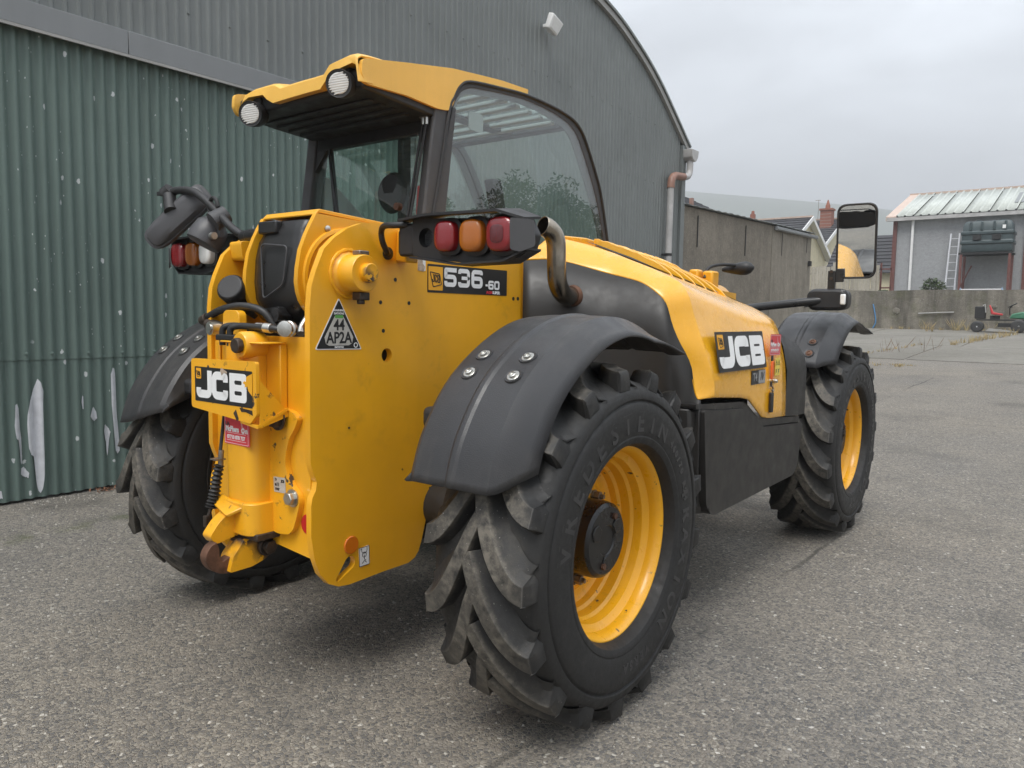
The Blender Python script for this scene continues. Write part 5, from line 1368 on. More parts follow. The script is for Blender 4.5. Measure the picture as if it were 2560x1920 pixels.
# louvre fins on the hood top and a dark sheet laid on it for the recess shade
slotm = MB()
def hood_z(x_, y_):
    best = None
    for r_ in rings[1:]:
        for p_ in r_[:24]:
            d_ = (p_[0] - x_) ** 2 + (p_[1] - y_) ** 2
            if best is None or d_ < best[0]: best = (d_, p_)
    p_ = best[1]
    return p_[2] - .44 * (x_ - p_[0]) - .055 * (y_ - p_[1])
for k in range(6):
    y_e = 1.14 + .127 * k; rr = []
    for i in range(17):
        t = i / 16; x_ = .70 - .37 * t; y_ = y_e - .10 * math.sin(t * PI / 2) ** 2
        zs = hood_z(x_, y_); h_ = .034 * min(1, t / .22) ** .6
        rr.append([(x_, y_ - .005, zs + h_), (x_, y_ + .005, zs + h_), (x_, y_ + .007, zs - .02), (x_, y_ - .007, zs - .02)])
    part(MB().loft(rr), "louvre_fin", 'yellow_hood', .002)
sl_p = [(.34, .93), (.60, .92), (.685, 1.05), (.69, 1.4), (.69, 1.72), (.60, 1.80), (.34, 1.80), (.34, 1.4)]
part(MB().add([(x_, y_, hood_z(x_, y_) + .006) for x_, y_ in sl_p], [(0, 1, 2, 3, 7), (3, 4, 5, 6, 7)]), "louvre_shade", 'dark')
part(MB().prism([(.74, 1.655), (.80, 1.683), (1.0, 1.69), (1.6, 1.648), (2.05, 1.60), (2.05, 1.45), (.74, 1.45)], .285, .312, 0), "hood_inner_rail", 'yellow_hood', .006)
# black rear wall of the pod (faces the wheel), lining and corner panel
BW = [(x_, y_ + .012, z_ - .006) for x_, y_, z_ in D0]
low = [(.30, .52, .55), (.45, .56, .55), (.60, .62, .55), (.70, .66, .55), (.80, .69, .55), (.88, .70, .55), (.92, .70, .55), (.95, .71, .55), (.98, .72, .55), (1.0, .735, .55), (1.02, .74, .55), (1.03, .745, .55)]
rw_ = MB().loft([BW, [lerp3(a, b, .25) for a, b in zip(BW, dense(low))], [lerp3(a, b, .6) for a, b in zip(BW, dense(low))], dense(low)], closed=False)
pr_ = part(rw_, "pod_rear_panel", 'panel_black', ang=50)
pr_.modifiers.new("t", 'SOLIDIFY').thickness = .01
# access cover and a fixing on the rear panel
part(MB().bb((.31, .74, .6), (.86, 1.72, 1.30)), "engine_bay", 'dark')
CP = [[(1.043, 1.757, .828), (1.043, 1.757, 1.06), (1.018, 1.757, 1.18), (.985, 1.762, 1.255), (.94, 1.80, 1.308)],
      [(1.052, 1.90, .82), (1.052, 1.90, 1.05), (1.036, 1.90, 1.14), (1.0, 1.90, 1.21), (.90, 1.90, 1.262)],
      [(1.052, 2.05, .815), (1.052, 2.05, 1.05), (1.038, 2.05, 1.13), (.99, 2.05, 1.19), (.86, 2.04, 1.215)],
      [(1.015, 2.10, .812), (1.015, 2.10, 1.03), (1.0, 2.10, 1.11), (.94, 2.10, 1.16), (.80, 2.09, 1.18)],
      [(.80, 2.10, .81), (.80, 2.10, 1.0), (.78, 2.10, 1.07), (.74, 2.10, 1.12), (.66, 2.10, 1.15)]]
part(MB().loft(CP, closed=False), "front_corner_panel", 'panel_black', ang=40)
part(MB().add([(.30, 2.04, 1.60), (.60, 1.975, 1.452), (.80, 1.895, 1.379), (.945, 1.80, 1.31), (.90, 1.90, 1.262), (.86, 2.04, 1.215), (.66, 2.10, 1.15), (.30, 2.12, 1.25)], [(0, 1, 7), (1, 2, 5), (1, 5, 6, 7), (2, 3, 4, 5)]), "front_screen", 'panel_black')
# fuel-tank side box
def bx_ring(z, x1, ya, yb, cut): return [(.40, ya, z), (x1 - cut, ya, z), (x1, ya + cut * 1.5, z), (x1, yb - .03, z), (x1 - .02, yb, z), (.40, yb, z)]
top_y = [(.70, .955), (.78, .942), (.90, .934), (1.20, .918), (1.245, .905), (1.40, .825), (1.44, .808), (1.98, .768), (2.045, .765)]
side = [(.86, .490), (1.60, .493), (1.90, .497), (1.955, .515), (1.985, .548), (2.02, .66), (2.045, .765)]
outl = fillet([(.745, .95), (.90, .934), (1.20, .918), (1.25, .905), (1.395, .825), (1.45, .806), (2.045, .765), (1.99, .545), (1.93, .500), (.865, .492), (.80, .535)], [.02, .02, .02, .03, .03, .02, .02, .03, .03, .05, .05], 4)
tb = part(MB().fill(outl, [], .42, 1.046, 0), "tank_side_box", 'panel_black', .022, seg=4)
chm = [(.745, .95), (.685, .97), (.70, .60), (.745, .53), (.80, .50)]
part(MB().loft([[(1.036, .80, .93), (1.00, .70, .955), (.95, .69, .955), (.95, .80, .93)], [(1.036, .86, .53), (1.00, .76, .53), (.95, .74, .53), (.95, .86, .53)], [(1.03, .90, .497), (.98, .82, .497), (.95, .80, .497), (.95, .90, .497)]]), "box_rear_corner", 'panel_black', .02)
part(MB().fill(fillet([(.70, .975), (.91, .962), (1.21, .945), (1.26, .93), (1.42, .848), (2.04, .80), (2.04, .77), (1.42, .81), (1.25, .905), (.90, .936), (.70, .955)], .006, 2), [], .5, 1.028, 0), "box_top_ledge", 'satin_black')
# bonnet strap, lock and latch pocket
part(MB().fill(rrect(1.535, .925, .075, .125, .02, 4), [], 1.0465, 1.0485, 0), "latch_pocket", 'yellow_hood', .0)
stp = part(MB().bb((1.0495, 1.488, 1.118), (1.0545, 1.512, 1.145)).bb((1.0495, 1.494, .995), (1.055, 1.512, 1.022)), "hood_strap", 'plastic', .003)
tp(MB().bb((1.0495, 1.490, 1.03), (1.058, 1.516, 1.117)).build("strap_band", 'orange', stp, bevel=.003))
tp(MB().tube(spline([(1.055, 1.503, 1.0), (1.058, 1.515, .985), (1.06, 1.508, .972), (1.058, 1.50, .982)], 4), .004, 6).build("strap_ring", 'steel_dull', stp))
tp(MB().bb((1.049, 1.487, .872), (1.064, 1.516, .968)).build("strap_handle", 'plastic', stp, bevel=.004))
part(MB().lathe([(1.046, .012), (1.056, .012), (1.058, .009), (1.066, .008), (1.066, .001)], 14, mx=T(0, 1.548, 1.02)), "hood_lock", 'steel')

# ---- exhaust stack
ex = spline([(.46, .70, 1.408), (.475, .63, 1.402), (.488, .565, 1.402), (.497, .515, 1.418), (.50, .482, 1.455), (.50, .472, 1.51), (.50, .470, 1.55), (.50, .468, 1.59), (.50, .462, 1.622), (.497, .447, 1.648), (.490, .420, 1.668), (.482, .392, 1.677)], 6)
exo = part(MB().tube(ex, .0395, 24, caps=False), "exhaust_stack", 'exhaust', ang=60)
exo.modifiers.new("t", 'SOLIDIFY').thickness = .0035
part(MB().lathe([(0, .048), (.004, .052), (.012, .050), (.02, .043)], 24, 'z', mx=T(.475, .632, 1.402) @ Vector((.15, -.98, 0)).normalized().to_track_quat('Z', 'Y').to_matrix().to_4x4()), "exhaust_collar", 'rust')

# ---- cab
CXR, CXL = -.20, -1.12
CC = (CXR + CXL) / 2
# side window frames: outer outline and glass opening on x = const
WO = [(.455, 1.40), (.476, 1.776), (.533, 2.031), (.580, 2.271), (.610, 2.33), (.65, 2.39), (.726, 2.430), (.95, 2.455), (1.179, 2.472), (1.422, 2.466), (1.56, 2.452), (1.65, 2.432), (1.72, 2.395), (1.77, 2.345), (1.828, 2.269), (1.89, 2.18), (1.952, 2.075), (2.01, 1.92), (2.054, 1.779), (2.13, 1.40)]
WI = [(.49, 1.50), (.519, 1.792), (.576, 2.075), (.638, 2.290), (.66, 2.33), (.69, 2.36), (.744, 2.382), (.95, 2.408), (1.129, 2.425), (1.30, 2.422), (1.463, 2.402), (1.56, 2.382), (1.62, 2.352), (1.66, 2.31), (1.719, 2.228), (1.80, 2.11), (1.862, 2.016), (1.92, 1.92), (1.981, 1.788), (2.05, 1.50)]
WF = [(a[0] + (b[0] - a[0]) * .5, a[1] + (b[1] - a[1]) * .5) for a, b in zip(WO, WI)]
WO_ = fillet(WO, .03, 3); WI_ = fillet(WI, .03, 3); WF_ = fillet(WF, .03, 3)
M['frit'] = m_plastic("printed_glass_border", (.105, .105, .11), .5, .02, .1)
for xs_, xc in ((CXR, 1), (CXL, -1)):
    a, b = (xs_ - .03, xs_) if xc > 0 else (xs_, xs_ + .03)
    part(MB().fill(WO_, [WF_], a, b, 0), "side_window_frame", 'trim_grey', .004, ang=30)
    part(MB().fill(WF_, [WI_], xs_ - xc * .022, xs_ - xc * .016, 0), "glass_border", 'frit', ang=30)
    gl = part(MB().fill(WF_, [], xs_ - .010, xs_ - .004, 0) if xc > 0 else MB().fill(WF_, [], xs_ + .004, xs_ + .010, 0), "side_window", 'glass', flat=True)
# raised rubber seal round the outside
sl = [(CXR + .003, y_, z_) for y_, z_ in spline(WO[1:-1], 4)]
part(MB().tube(sl, .009, 8), "window_seal", 'plastic')
# rear posts, rear window with its frame, and the lower rear wall
RY0, RY1 = .40, .52                                # rear glass leans forward a little
def ry(z): return RY0 + (RY1 - RY0) * (z - 1.4) / .85
part(MB().loft([[(CXR, ry(z) - .03, z), (CXR - .012, ry(z) - .035, z), (CXR - .065, ry(z) - .02, z), (CXR - .065, ry(z) + .05, z), (CXR, ry(z) + .11, z)] for z in (1.3, 1.55, 1.8, 2.05, 2.29)]), "rear_post", 'trim_grey', .006)
part(MB().loft([[(CXL, ry(z) - .03, z), (CXL + .012, ry(z) - .035, z), (CXL + .06, ry(z) - .02, z), (CXL + .06, ry(z) + .05, z), (CXL, ry(z) + .11, z)] for z in (1.3, 1.55, 1.8, 2.05, 2.29)]), "rear_post", 'trim_grey', .006)
def rgl(x_, z_, o=0.0): return (x_, ry(z_) + o, z_)
part(MB().add([rgl(CXL + .06, 1.45), rgl(CXR - .065, 1.45), rgl(CXR - .065, 2.22), rgl(CXL + .06, 2.22), rgl(CXL + .06, 1.45, .006), rgl(CXR - .065, 1.45, .006), rgl(CXR - .065, 2.22, .006), rgl(CXL + .06, 2.22, .006)],
              [(0, 1, 2, 3), (7, 6, 5, 4), (0, 4, 5, 1), (1, 5, 6, 2), (2, 6, 7, 3), (3, 7, 4, 0)]), "rear_window", 'glass', flat=True)
for (xa, xb, za, zb) in ((CXL + .06, CXR - .065, 2.16, 2.27), (CXL + .06, CXR - .065, 1.40, 1.48)):
    part(MB().add([rgl(xa, za, -.012), rgl(xb, za, -.012), rgl(xb, zb, -.012), rgl(xa, zb, -.012), rgl(xa, za, .03), rgl(xb, za, .03), rgl(xb, zb, .03), rgl(xa, zb, .03)],
                  [(0, 1, 2, 3), (7, 6, 5, 4), (0, 4, 5, 1), (1, 5, 6, 2), (2, 6, 7, 3), (3, 7, 4, 0)]), "rear_window_rail", 'plastic', .004)
for (pts_) in ([(CXL + .06, 2.16), (CXL + .06, 2.05), (CXL + .14, 2.16)], [(CXR - .065, 2.16), (CXR - .12, 2.16), (CXR - .065, 2.07)]):
    part(MB().add([rgl(a, b, -.011) for a, b in pts_] + [rgl(a, b, .02) for a, b in pts_], [(0, 1, 2), (5, 4, 3), (0, 3, 4, 1), (1, 4, 5, 2), (2, 5, 3, 0)]), "frame_corner", 'plastic')
part(MB().bb((CXL, .40, .75), (CXR - .02, 2.1, 1.40)), "cab_tub", 'panel_black', .02)
# roof: one moulded skin with raised brows over the two lamps, skirts down each side
UP = [(-.205, 2.372), (-.225, 2.384), (-.27, 2.387), (-.385, 2.374), (-.427, 2.338), (-.50, 2.336), (-.57, 2.336), (-.65, 2.335), (-.727, 2.333), (-.765, 2.352), (-.80, 2.357), (-.94, 2.356), (-1.00, 2.345), (-1.045, 2.295)]
LO = [(-.197, 2.262), (-.208, 2.330), (-.230, 2.342), (-.366, 2.326), (-.438, 2.268), (-.50, 2.268), (-.57, 2.267), (-.66, 2.265), (-.774, 2.262), (-.82, 2.285), (-.850, 2.31), (-.965, 2.316), (-1.012, 2.30), (-1.045, 2.250)]
def zr(y):
    P = [(.0, 2.366), (.06, 2.375), (.3, 2.415), (.6, 2.464), (.8, 2.484), (.97, 2.497), (1.19, 2.503), (2, 2.50)]
    for (a_, za), (b_, zb) in zip(P, P[1:]):
        if a_ <= y <= b_: return za + (zb - za) * (y - a_) / (b_ - a_)
def roof_ring(y):
    f = max(0.0, min(1.0, (y - .036) / .42)); f = f * f * (3 - 2 * f); P = []
    for k, (x_, z_) in enumerate(UP):
        t = k / (len(UP) - 1)
        xt = (CXR + .004) + (CXL - CXR - .008) * (t if 0 < k < len(UP) - 1 else t)
        edge = .022 if k in (0, len(UP) - 1) else (.004 if k in (1, len(UP) - 2) else 0)
        zt = zr(y) - edge + .020 * (1 - (2 * t - 1) ** 2)
        P.append((x_ + (xt - x_) * f, y, z_ + (zr(y) - 2.372) * (1 - f) + (zt - z_ - (zr(y) - 2.372) * (1 - f)) * f))
    return P
rr_ = [[(x_, .10, z_ + .006) for x_, z_ in LO], [(x_, .022, z_) for x_, z_ in LO], [(x_, .030, z_ - .012) for x_, z_ in UP]] + [roof_ring(y) for y in (.05, .10, .16, .22, .30, .38, .46, .56, .66)] + [[(p_[0], .668, p_[2] - .035) for p_ in roof_ring(.66)]]
roof = part(MB().loft(rr_, closed=False), "roof", 'yellow_roof', ang=26)
so = roof.modifiers.new("t", 'SOLIDIFY'); so.thickness = .008; so.offset = -1
bv = roof.modifiers.new("b", 'BEVEL'); bv.width = .007; bv.segments = 3; bv.limit_method = 'ANGLE'; bv.angle_limit = R(22)
SK = [(.04, 2.30), (.060, 2.262), (.30, 2.268), (.50, 2.255), (.575, 2.262), (.604, 2.30), (.626, 2.352), (.663, 2.398), (.726, 2.434), (.944, 2.458), (1.185, 2.476), (1.19, 2.503), (.97, 2.495), (.805, 2.480), (.6, 2.460), (.3, 2.408), (.045, 2.360)]
SKf = fillet(SK, [.01, .02, 0, .02, .02, .01, .02, .03, .02, .02, .008, .008, .02, .02, .02, .02, .02], 3)
for a, b in ((CXR - .014, CXR + .008), (CXL - .008, CXL + .014)):
    part(MB().fill(SKf, [], a, b, 0), "roof_skirt", 'yellow_roof', .008, seg=3)
part(MB().bb((CXR - .10, .67, 2.452), (CXR - .016, 1.18, 2.474)).bb((CXL + .016, .67, 2.452), (CXL + .10, 1.18, 2.474)), "roof_rail", 'plastic', .006)
part(MB().loft([[(CXL + .03, .06, 2.25), (CXR - .01, .06, 2.25), (CXR - .01, .06, 2.33), (CXL + .03, .06, 2.33)], [(CXL + .02, .25, 2.235), (CXR - .008, .25, 2.235), (CXR - .008, .25, 2.38), (CXL + .02, .25, 2.38)], [(CXL + .02, .56, 2.215), (CXR - .008, .56, 2.215), (CXR - .008, .56, 2.43), (CXL + .02, .56, 2.43)]]), "roof_lining", 'plastic', .01)
for k in range(4): part(MB().bb((CXL + .08, .16 + .07 * k, 2.231 - .006 * k), (CXR - .08, .19 + .07 * k, 2.24)), "lining_rib", 'plastic', .003)
# roof work lamps
for x_ in (-.30, -.925):
    z_ = 2.268 if x_ > -.5 else 2.235
    lmx = T(x_, .03, z_) @ Matrix.Rotation(R(30), 4, 'Z') @ Matrix.Rotation(R(10), 4, 'X')
    lam = part(MB().lathe([(-.045, .050), (-.048, .056), (-.04, .0575), (.01, .056), (.05, .048), (.065, .03), (.065, .001)], 32, 'y', mx=lmx), "roof_lamp", 'plastic', ang=35)
    tp(MB().lathe([(-.042, .0495), (-.046, .040), (-.0475, .001)], 28, 'y', mx=lmx).build("lamp_lens", 'lens_clear', lam, ang=60))
    lr = MB()
    for k in range(9):
        dz = -.038 + .0095 * k; w_ = math.sqrt(max(0, .044 ** 2 - dz ** 2))
        lr.tube([tuple(lmx @ Vector((-w_, -.0475, dz - .005))), tuple(lmx @ Vector((w_, -.0475, dz + .005)))], .0022, 6)
    tp(lr.build("lens_flute", 'lens_clear', lam, kind="stuff"))
    tp(MB().bb((x_ - .02, .05, z_ + .03), (x_ + .02, .10, z_ + .09)).build("lamp_stalk", 'plastic', lam))
# roof guard bars and roof glass ahead of the solid roof, windscreen
part(MB().add([(CXR - .03, .67, 2.480), (CXL + .03, .67, 2.480), (CXL + .03, 1.60, 2.425), (CXR - .03, 1.60, 2.425), (CXR - .03, .67, 2.474), (CXL + .03, .67, 2.474), (CXL + .03, 1.60, 2.419), (CXR - .03, 1.60, 2.419)], [(0, 1, 2, 3), (7, 6, 5, 4), (0, 4, 5, 1), (1, 5, 6, 2), (2, 6, 7, 3), (3, 7, 4, 0)]), "roof_glass", 'glass', flat=True)
wp = [(1.60, 2.422), (1.72, 2.36), (1.80, 2.26), (1.90, 2.10), (1.99, 1.88), (2.06, 1.6), (2.09, 1.42)]
part(MB().loft([[(CXR - .03, y_, z_), (CXL + .03, y_, z_), (CXL + .03, y_ - .006, z_ - .002), (CXR - .03, y_ - .006, z_ - .002)] for y_, z_ in wp]), "windscreen", 'glass', ang=60)
part(MB().bb((CXL + .02, 1.58, 2.39), (CXR - .02, 1.66, 2.43)), "roof_crossbar", 'trim_grey', .01)
for k in range(8):
    y_ = .72 + .108 * k; z_ = 2.470 - .055 * (y_ - .67) / .93
    part(MB().bb((CXL + .045, y_, z_ - .030), (CXR - .045, y_ + .040, z_ - .012)), "roof_bar", 'trim_light', .004)
part(MB().bb((-.68, .67, 2.395), (-.60, 1.60, 2.418)), "roof_beam", 'trim_grey', .006)
# inside: seat, steering column, console, grab handle, light trim
seat = part(MB().loft([[(a + CC, b + 1.0, z) for a, b in rrect(0, 0, .48, .46, .1, 4)] for z in (1.20, 1.32, 1.36)]), "seat", 'dark', .03)
tp(MB().loft([[(a + CC, .74 + (z - 1.34) * -.16 + b, z) for a, b in rrect(0, 0, w_, .13, .05, 4)] for z, w_ in ((1.34, .46), (1.55, .48), (1.70, .42), (1.77, .3))]).build("backrest", 'dark', seat, bevel=.01))
part(MB().tube([(CC, 1.75, 1.25), (CC, 1.62, 1.62)], .045, 10), "steering_column", 'plastic')
part(MB().tube([(CC + .19 * math.cos(a), 1.60 + .07 * math.sin(a), 1.66 + .17 * math.sin(a)) for a in [2 * PI * k / 28 for k in range(29)]], .014, 8), "steering_wheel", 'plastic')
part(MB().prism([(1.75, 1.40), (2.06, 1.40), (2.0, 1.72), (1.86, 1.76)], CXL + .06, CXR - .06, 0), "dashboard", 'plastic', .02)
part(MB().prism(fillet([(.50, 1.42), (2.0, 1.42), (1.96, 1.62), (1.3, 1.66), (.9, 1.80), (.60, 2.02), (.55, 2.05), (.54, 1.80)], .03, 3), CXL + .035, CXL + .06, 0), "door_trim", 'trim_light', .006)
part(MB().bb((CXL + .035, 1.10, 1.5), (CXL + .085, 1.17, 2.40)), "door_post", 'dark', .01)
part(MB().loft([[(CXR - .05, y_, z_), (CXR - .12, y_, z_), (CXR - .12, y_ + .07, z_ - .0), (CXR - .05, y_ + .07, z_)] for y_, z_ in ((.98, 2.02), (1.10, 1.6), (1.14, 1.42))]), "lever_console", 'plastic', .01)
part(MB().tube(spline([(-.93, 1.14, 2.06), (-.93, 1.13, 1.92), (-.92, 1.13, 1.80)], 4), .018, 8), "escape_hammer", 'seat_red')
part(MB().fill(rrect(.83, 2.27, .11, .09, .02, 4), [], CXR - .05, CXR - .045, 0), "window_sticker", 'trim_light')
# ballooning mirror inside the rear glass, fluid pipes on the post, wiper
part(MB().loft([[(-.49 + a * k, .50 + d, 1.90 + b * k) for a, b in circ((0, 0), 1, 18)] for k, d in ((.03, -.03), (.085, -.02), (.10, 0.0), (.08, .02))], mx=Matrix.Identity(4)), "round_mirror", 'dark')
part(MB().cyl((-.36, .395, 1.815), (-.36, .42, 1.815), .017, .019, 16), "glass_knob", 'rust')
wip = part(MB().tube([(-.765, .405, 1.72), (-.83, .41, 1.98), (-.868, .425, 2.11)], .009, 8).tube([(-.80, .405, 1.75), (-.843, .415, 1.98)], .006, 8), "rear_wiper", 'satin_black')
tp(MB().add([(-.872, .418, 2.14), (-.86, .418, 2.14), (-.80, .404, 1.78), (-.812, .404, 1.78), (-.872, .44, 2.14), (-.86, .44, 2.14), (-.80, .43, 1.78), (-.812, .43, 1.78)], [(0, 1, 2, 3), (7, 6, 5, 4), (0, 4, 5, 1), (1, 5, 6, 2), (2, 6, 7, 3), (3, 7, 4, 0)]).build("wiper_blade", 'satin_black', wip))
part(MB().cyl((-.90, .37, 1.74), (-.90, .40, 1.74), .03, .026, 14).bb((-.89, .375, 1.725), (-.84, .39, 1.74)), "wiper_motor", 'rust', .004)
for dx_ in (0, .022):
    part(MB().tube([(CXR - .055 + dx_, ry(2.2) - .048, 2.205), (CXR - .062 + dx_, ry(2.1) - .05, 2.10), (CXR - .085 + dx_ * .8, ry(1.8) - .05, 1.80), (CXR - .10 + dx_ * .7, ry(1.6) - .05, 1.60)], .0065, 8), "washer_pipe", 'plastic')
    part(MB().cyl((CXR - .055 + dx_, ry(2.2) - .048, 2.185), (CXR - .055 + dx_, ry(2.2) - .048, 2.215), .009, n=10), "pipe_fitting", 'steel')
part(MB().bb((CXR - .075, ry(2.24) - .06, 2.215), (CXR - .03, ry(2.24) - .03, 2.25)).cyl((CXR - .035, ry(2.24) - .05, 2.25), (CXR - .035, ry(2.24) - .05, 2.262), .007, n=10), "pipe_block", 'steel_dull', .003)

# ---- front right mirror on its long arm, lamp pod, small mirror by the boom
marm = part(MB().tube(spline([(.55, 2.15, 1.36), (.70, 2.30, 1.388), (.85, 2.42, 1.412), (1.0, 2.5, 1.432), (1.06, 2.52, 1.443)], 5), .024, 14), "front_mirror_arm", 'satin_black')
part(MB().bb((1.015, 2.49, 1.42), (1.055, 2.515, 1.60)).bb((1.055, 2.492, 1.535), (1.10, 2.512, 1.61)), "mirror_bracket", 'satin_black', .003)
for z_ in (1.555, 1.595): part(MB().cyl((1.035, 2.49, z_), (1.035, 2.484, z_), .010, n=6), "bracket_bolt", 'bolt_dark')
mc = frame((1.158, 2.50, 1.762), (1, .055, 0), (.007, -.12, .992))
fm = part(MB().loft([[(a, b, z_) for a, b in rrect(0, 0, w_, h_, .055, 6)] for z_, w_, h_ in ((-.06, .10, .26), (-.045, .17, .37), (-.012, .212, .418), (.0, .214, .42), (.006, .206, .412), (.003, .188, .394))], mx=mc), "front_mirror", 'plastic', ang=35)
tp(MB().loft([[(a, b, z_) for a, b in rrect(0, 0, .19, .396, .05, 6)] for z_ in (.002, .0045)], mx=mc).build("mirror_glass", 'mirror', fm, flat=True))
lpod = part(MB().loft([[(.90 + .01 + a * k, y_, 1.435 + b * k2) for a, b in rrect(.11, 0, .225, .125, .05, 5)] for y_, k, k2 in ((2.47, .93, .8), (2.49, 1, 1), (2.58, .98, .95), (2.64, .85, .6))]), "front_lamp_pod", 'plastic', .006)
tp(MB().bb((1.095, 2.462, 1.405), (1.125, 2.4745, 1.465)).build("side_lamp", 'lens_clear', lpod, bevel=.006))
part(MB().tube(spline([(.04, 3.0, 1.60), (.045, 3.05, 1.67), (.09, 3.15, 1.70), (.16, 3.25, 1.70)], 5), .012, 8), "small_mirror_arm", 'plastic')
sm = part(MB().loft([[(.055 + .0 + x_, 3.28 + .045 * k * math.cos(a_), 1.672 + .05 * k * math.sin(a_) + x_ * .04) for a_ in [2 * PI * i / 18 for i in range(18)]] for x_, k in ((.0, .25), (.03, .45), (.09, .75), (.14, .95), (.18, .98), (.21, .75), (.235, .2))]), "small_mirror", 'plastic')

# ================================================================== labels and lettering
def plate(mx, w, h, mat, name, parent=tele, t=.0009, r_=.004):
    o = MB().loft([[(a, b, z_) for a, b in rrect(0, 0, w, h, r_, 3)] for z_ in (.0, t)], mx=mx).build(name, mat, parent, flat=True)
    return tp(o)
def ltext(txt, size, mx, mat, parent, x_=0, y_=0, z_=.0016, bold=.0, sx=1.0, align='CENTER', shear=0.0):
    return tp_child(text_mesh(txt, size, mx @ T(x_, y_, z_), mat, parent, "lettering", bold, .0004, align, sx, shear))
def tp_child(o): return o
def emblem(parent, mx, w):
    """black lozenge outline with slanted initials on yellow"""
    sk = [(-.36, .40), (.42, .22), (.36, -.40), (-.42, -.22)]
    sk = [(-.40, .30), (.26, .22), (.40, -.28), (-.18, -.40)]
    mb = MB(); ribbon(mb, [(a * w, b * w) for a, b in sk], .045 * w, mx, .0010, .0016, True, .05 * w); mb.build("emblem_outline", 'black_print', parent, flat=True)
    mb = MB()
    sh = mx @ Matrix(((1, -.12, 0, 0), (-.10, 1, 0, 0), (0, 0, 1, 0), (0, 0, 0, 1)))
    for ch_, x_ in (('J', -.27), ('C', -.08), ('B', .11)): glyph(mb, ch_, x_ * w, -.19 * w, .165 * w, .38 * w, .055 * w, sh, .0010, .0016)
    mb.build("emblem_letters", 'black_print', parent, flat=True)
# model plate on the chassis side
mx = fr_x(.165, 1.450, .2955)
lb = plate(mx, .478, .105, 'black_print', "model_label")
ys = plate(mx @ T(-.196, .0, .001), .078, .088, 'decal_yellow', "label_square", lb); emblem(lb, mx @ T(-.196, 0, .0013), .078)
mb = MB()
x0 = -.148
for ch_ in "536": glyph(mb, ch_, x0, -.028, .069, .072, .0165, mx, .0010, .0018); x0 += .079
glyph(mb, '-', .098, -.030, .014, .036, .010, mx, .0010, .0018)
glyph(mb, '6', .116, -.030, .034, .036, .0085, mx, .0010, .0018); glyph(mb, '0', .154, -.030, .034, .036, .0085, mx, .0010, .0018)
mb.build("figures", 'white', lb, flat=True)
ltext("AGRI", .0155, mx, 'red_print', lb, .125, -.043, bold=.0006, sx=1.25); ltext("SUPER", .0155, mx, 'white', lb, .166, -.043, bold=.0008, sx=1.15)
# triangular registration plate
tri = fillet([(-.492, 1.366), (-.590, 1.197), (-.394, 1.194)], .008, 4)
def shrink(P, k, c=None):
    c = c or (sum(p[0] for p in P) / len(P), sum(p[1] for p in P) / len(P)); return [(c[0] + (a - c[0]) * k, c[1] + (b - c[1]) * k) for a, b in P]
cen = (-.492, 1.252)
tg = part(MB().fill(tri, [], .2955, .2966, 0), "registration_triangle", 'white', flat=True)
tp(MB().fill(shrink(tri, .945, cen), [], .2967, .2972, 0).build("triangle_border", 'black_print', tg, flat=True))
tp(MB().fill([(-.492 - .017, 1.306), (-.492 + .017, 1.306), (-.432, 1.236), (-.437, 1.216), (-.45, 1.209), (-.534, 1.209), (-.547, 1.216), (-.552, 1.236)], [], .2973, .2978, 0).build("triangle_field", 'pale_label', tg, flat=True))
tp(MB().bb((.2979, -.509, 1.299), (.2984, -.475, 1.309)).build("green_tab", 'green_print', tg))
m2 = fr_x(-.492, 1.275, .2978)
ltext("44", .050, m2, 'black_print', tg, 0, 0, .0005, .0012, .9); ltext("AP2A", .052, m2, 'black_print', tg, 0, -.042, .0005, .0012, .86)
ltext("WARNING", .009, fr_x(-.492, 1.324, .2973), 'white', tg, 0, 0, .0006, .0003); ltext("DATATAG", .009, fr_x(-.492, 1.314, .2973), 'white', tg, 0, 0, .0006, .0003)
ltext("DATATAG", .008, fr_x(-.492, 1.2035, .2973), 'white', tg, 0, 0, .0006, .0003)
tp(MB().lathe([(.2973, .009), (.2978, .009), (.2978, .006), (.2973, .006)], 16, closed=True, mx=T(0, -.421, 1.209)).build("round_mark", 'white', tg))
# amber reflector, lashing pictogram, red reflector
part(MB().lathe([(.2955, .031), (.2985, .031), (.3005, .029), (.3005, .001)], 28, mx=T(0, -.443, .524)), "side_reflector", 'reflector_amber', ang=30)
pk = plate(fr_x(-.384, .470, .2955) @ Matrix.Rotation(R(3), 4, 'Z'), .047, .068, 'white', "tie_down_label")
mb = MB(); ribbon(mb, rrect(0, 0, .045, .066, .002, 2), .002, fr_x(-.384, .470, .2964), .0, .0004, True, .001)
for p_ in ([(-.012, .03), (-.012, .018), (-.006, .012), (.006, .012), (.012, .018), (.012, .03)], [(-.018, .026), (-.012, .03)], [(0, .005), (0, -.01), (.008, -.016)], [(-.01, -.024), (0, -.014), (.01, -.024)]): ribbon(mb, p_, .002, fr_x(-.384, .470, .2964), .0002, .0007, False, .003)
ribbon(mb, circ((0, .006), .009, 14), .002, fr_x(-.384, .470, .2964), .0, .0005, True, .0)
mb.build("pictogram", 'black_print', pk, flat=True)
part(MB().lathe([(0, .034), (.003, .034), (.005, .031), (.005, .001)], 26, 'y', mx=Matrix.Diagonal((1, -1, 1, 1)) @ T(.255, .590, .619)), "rear_reflector", 'reflector_red', ang=30)
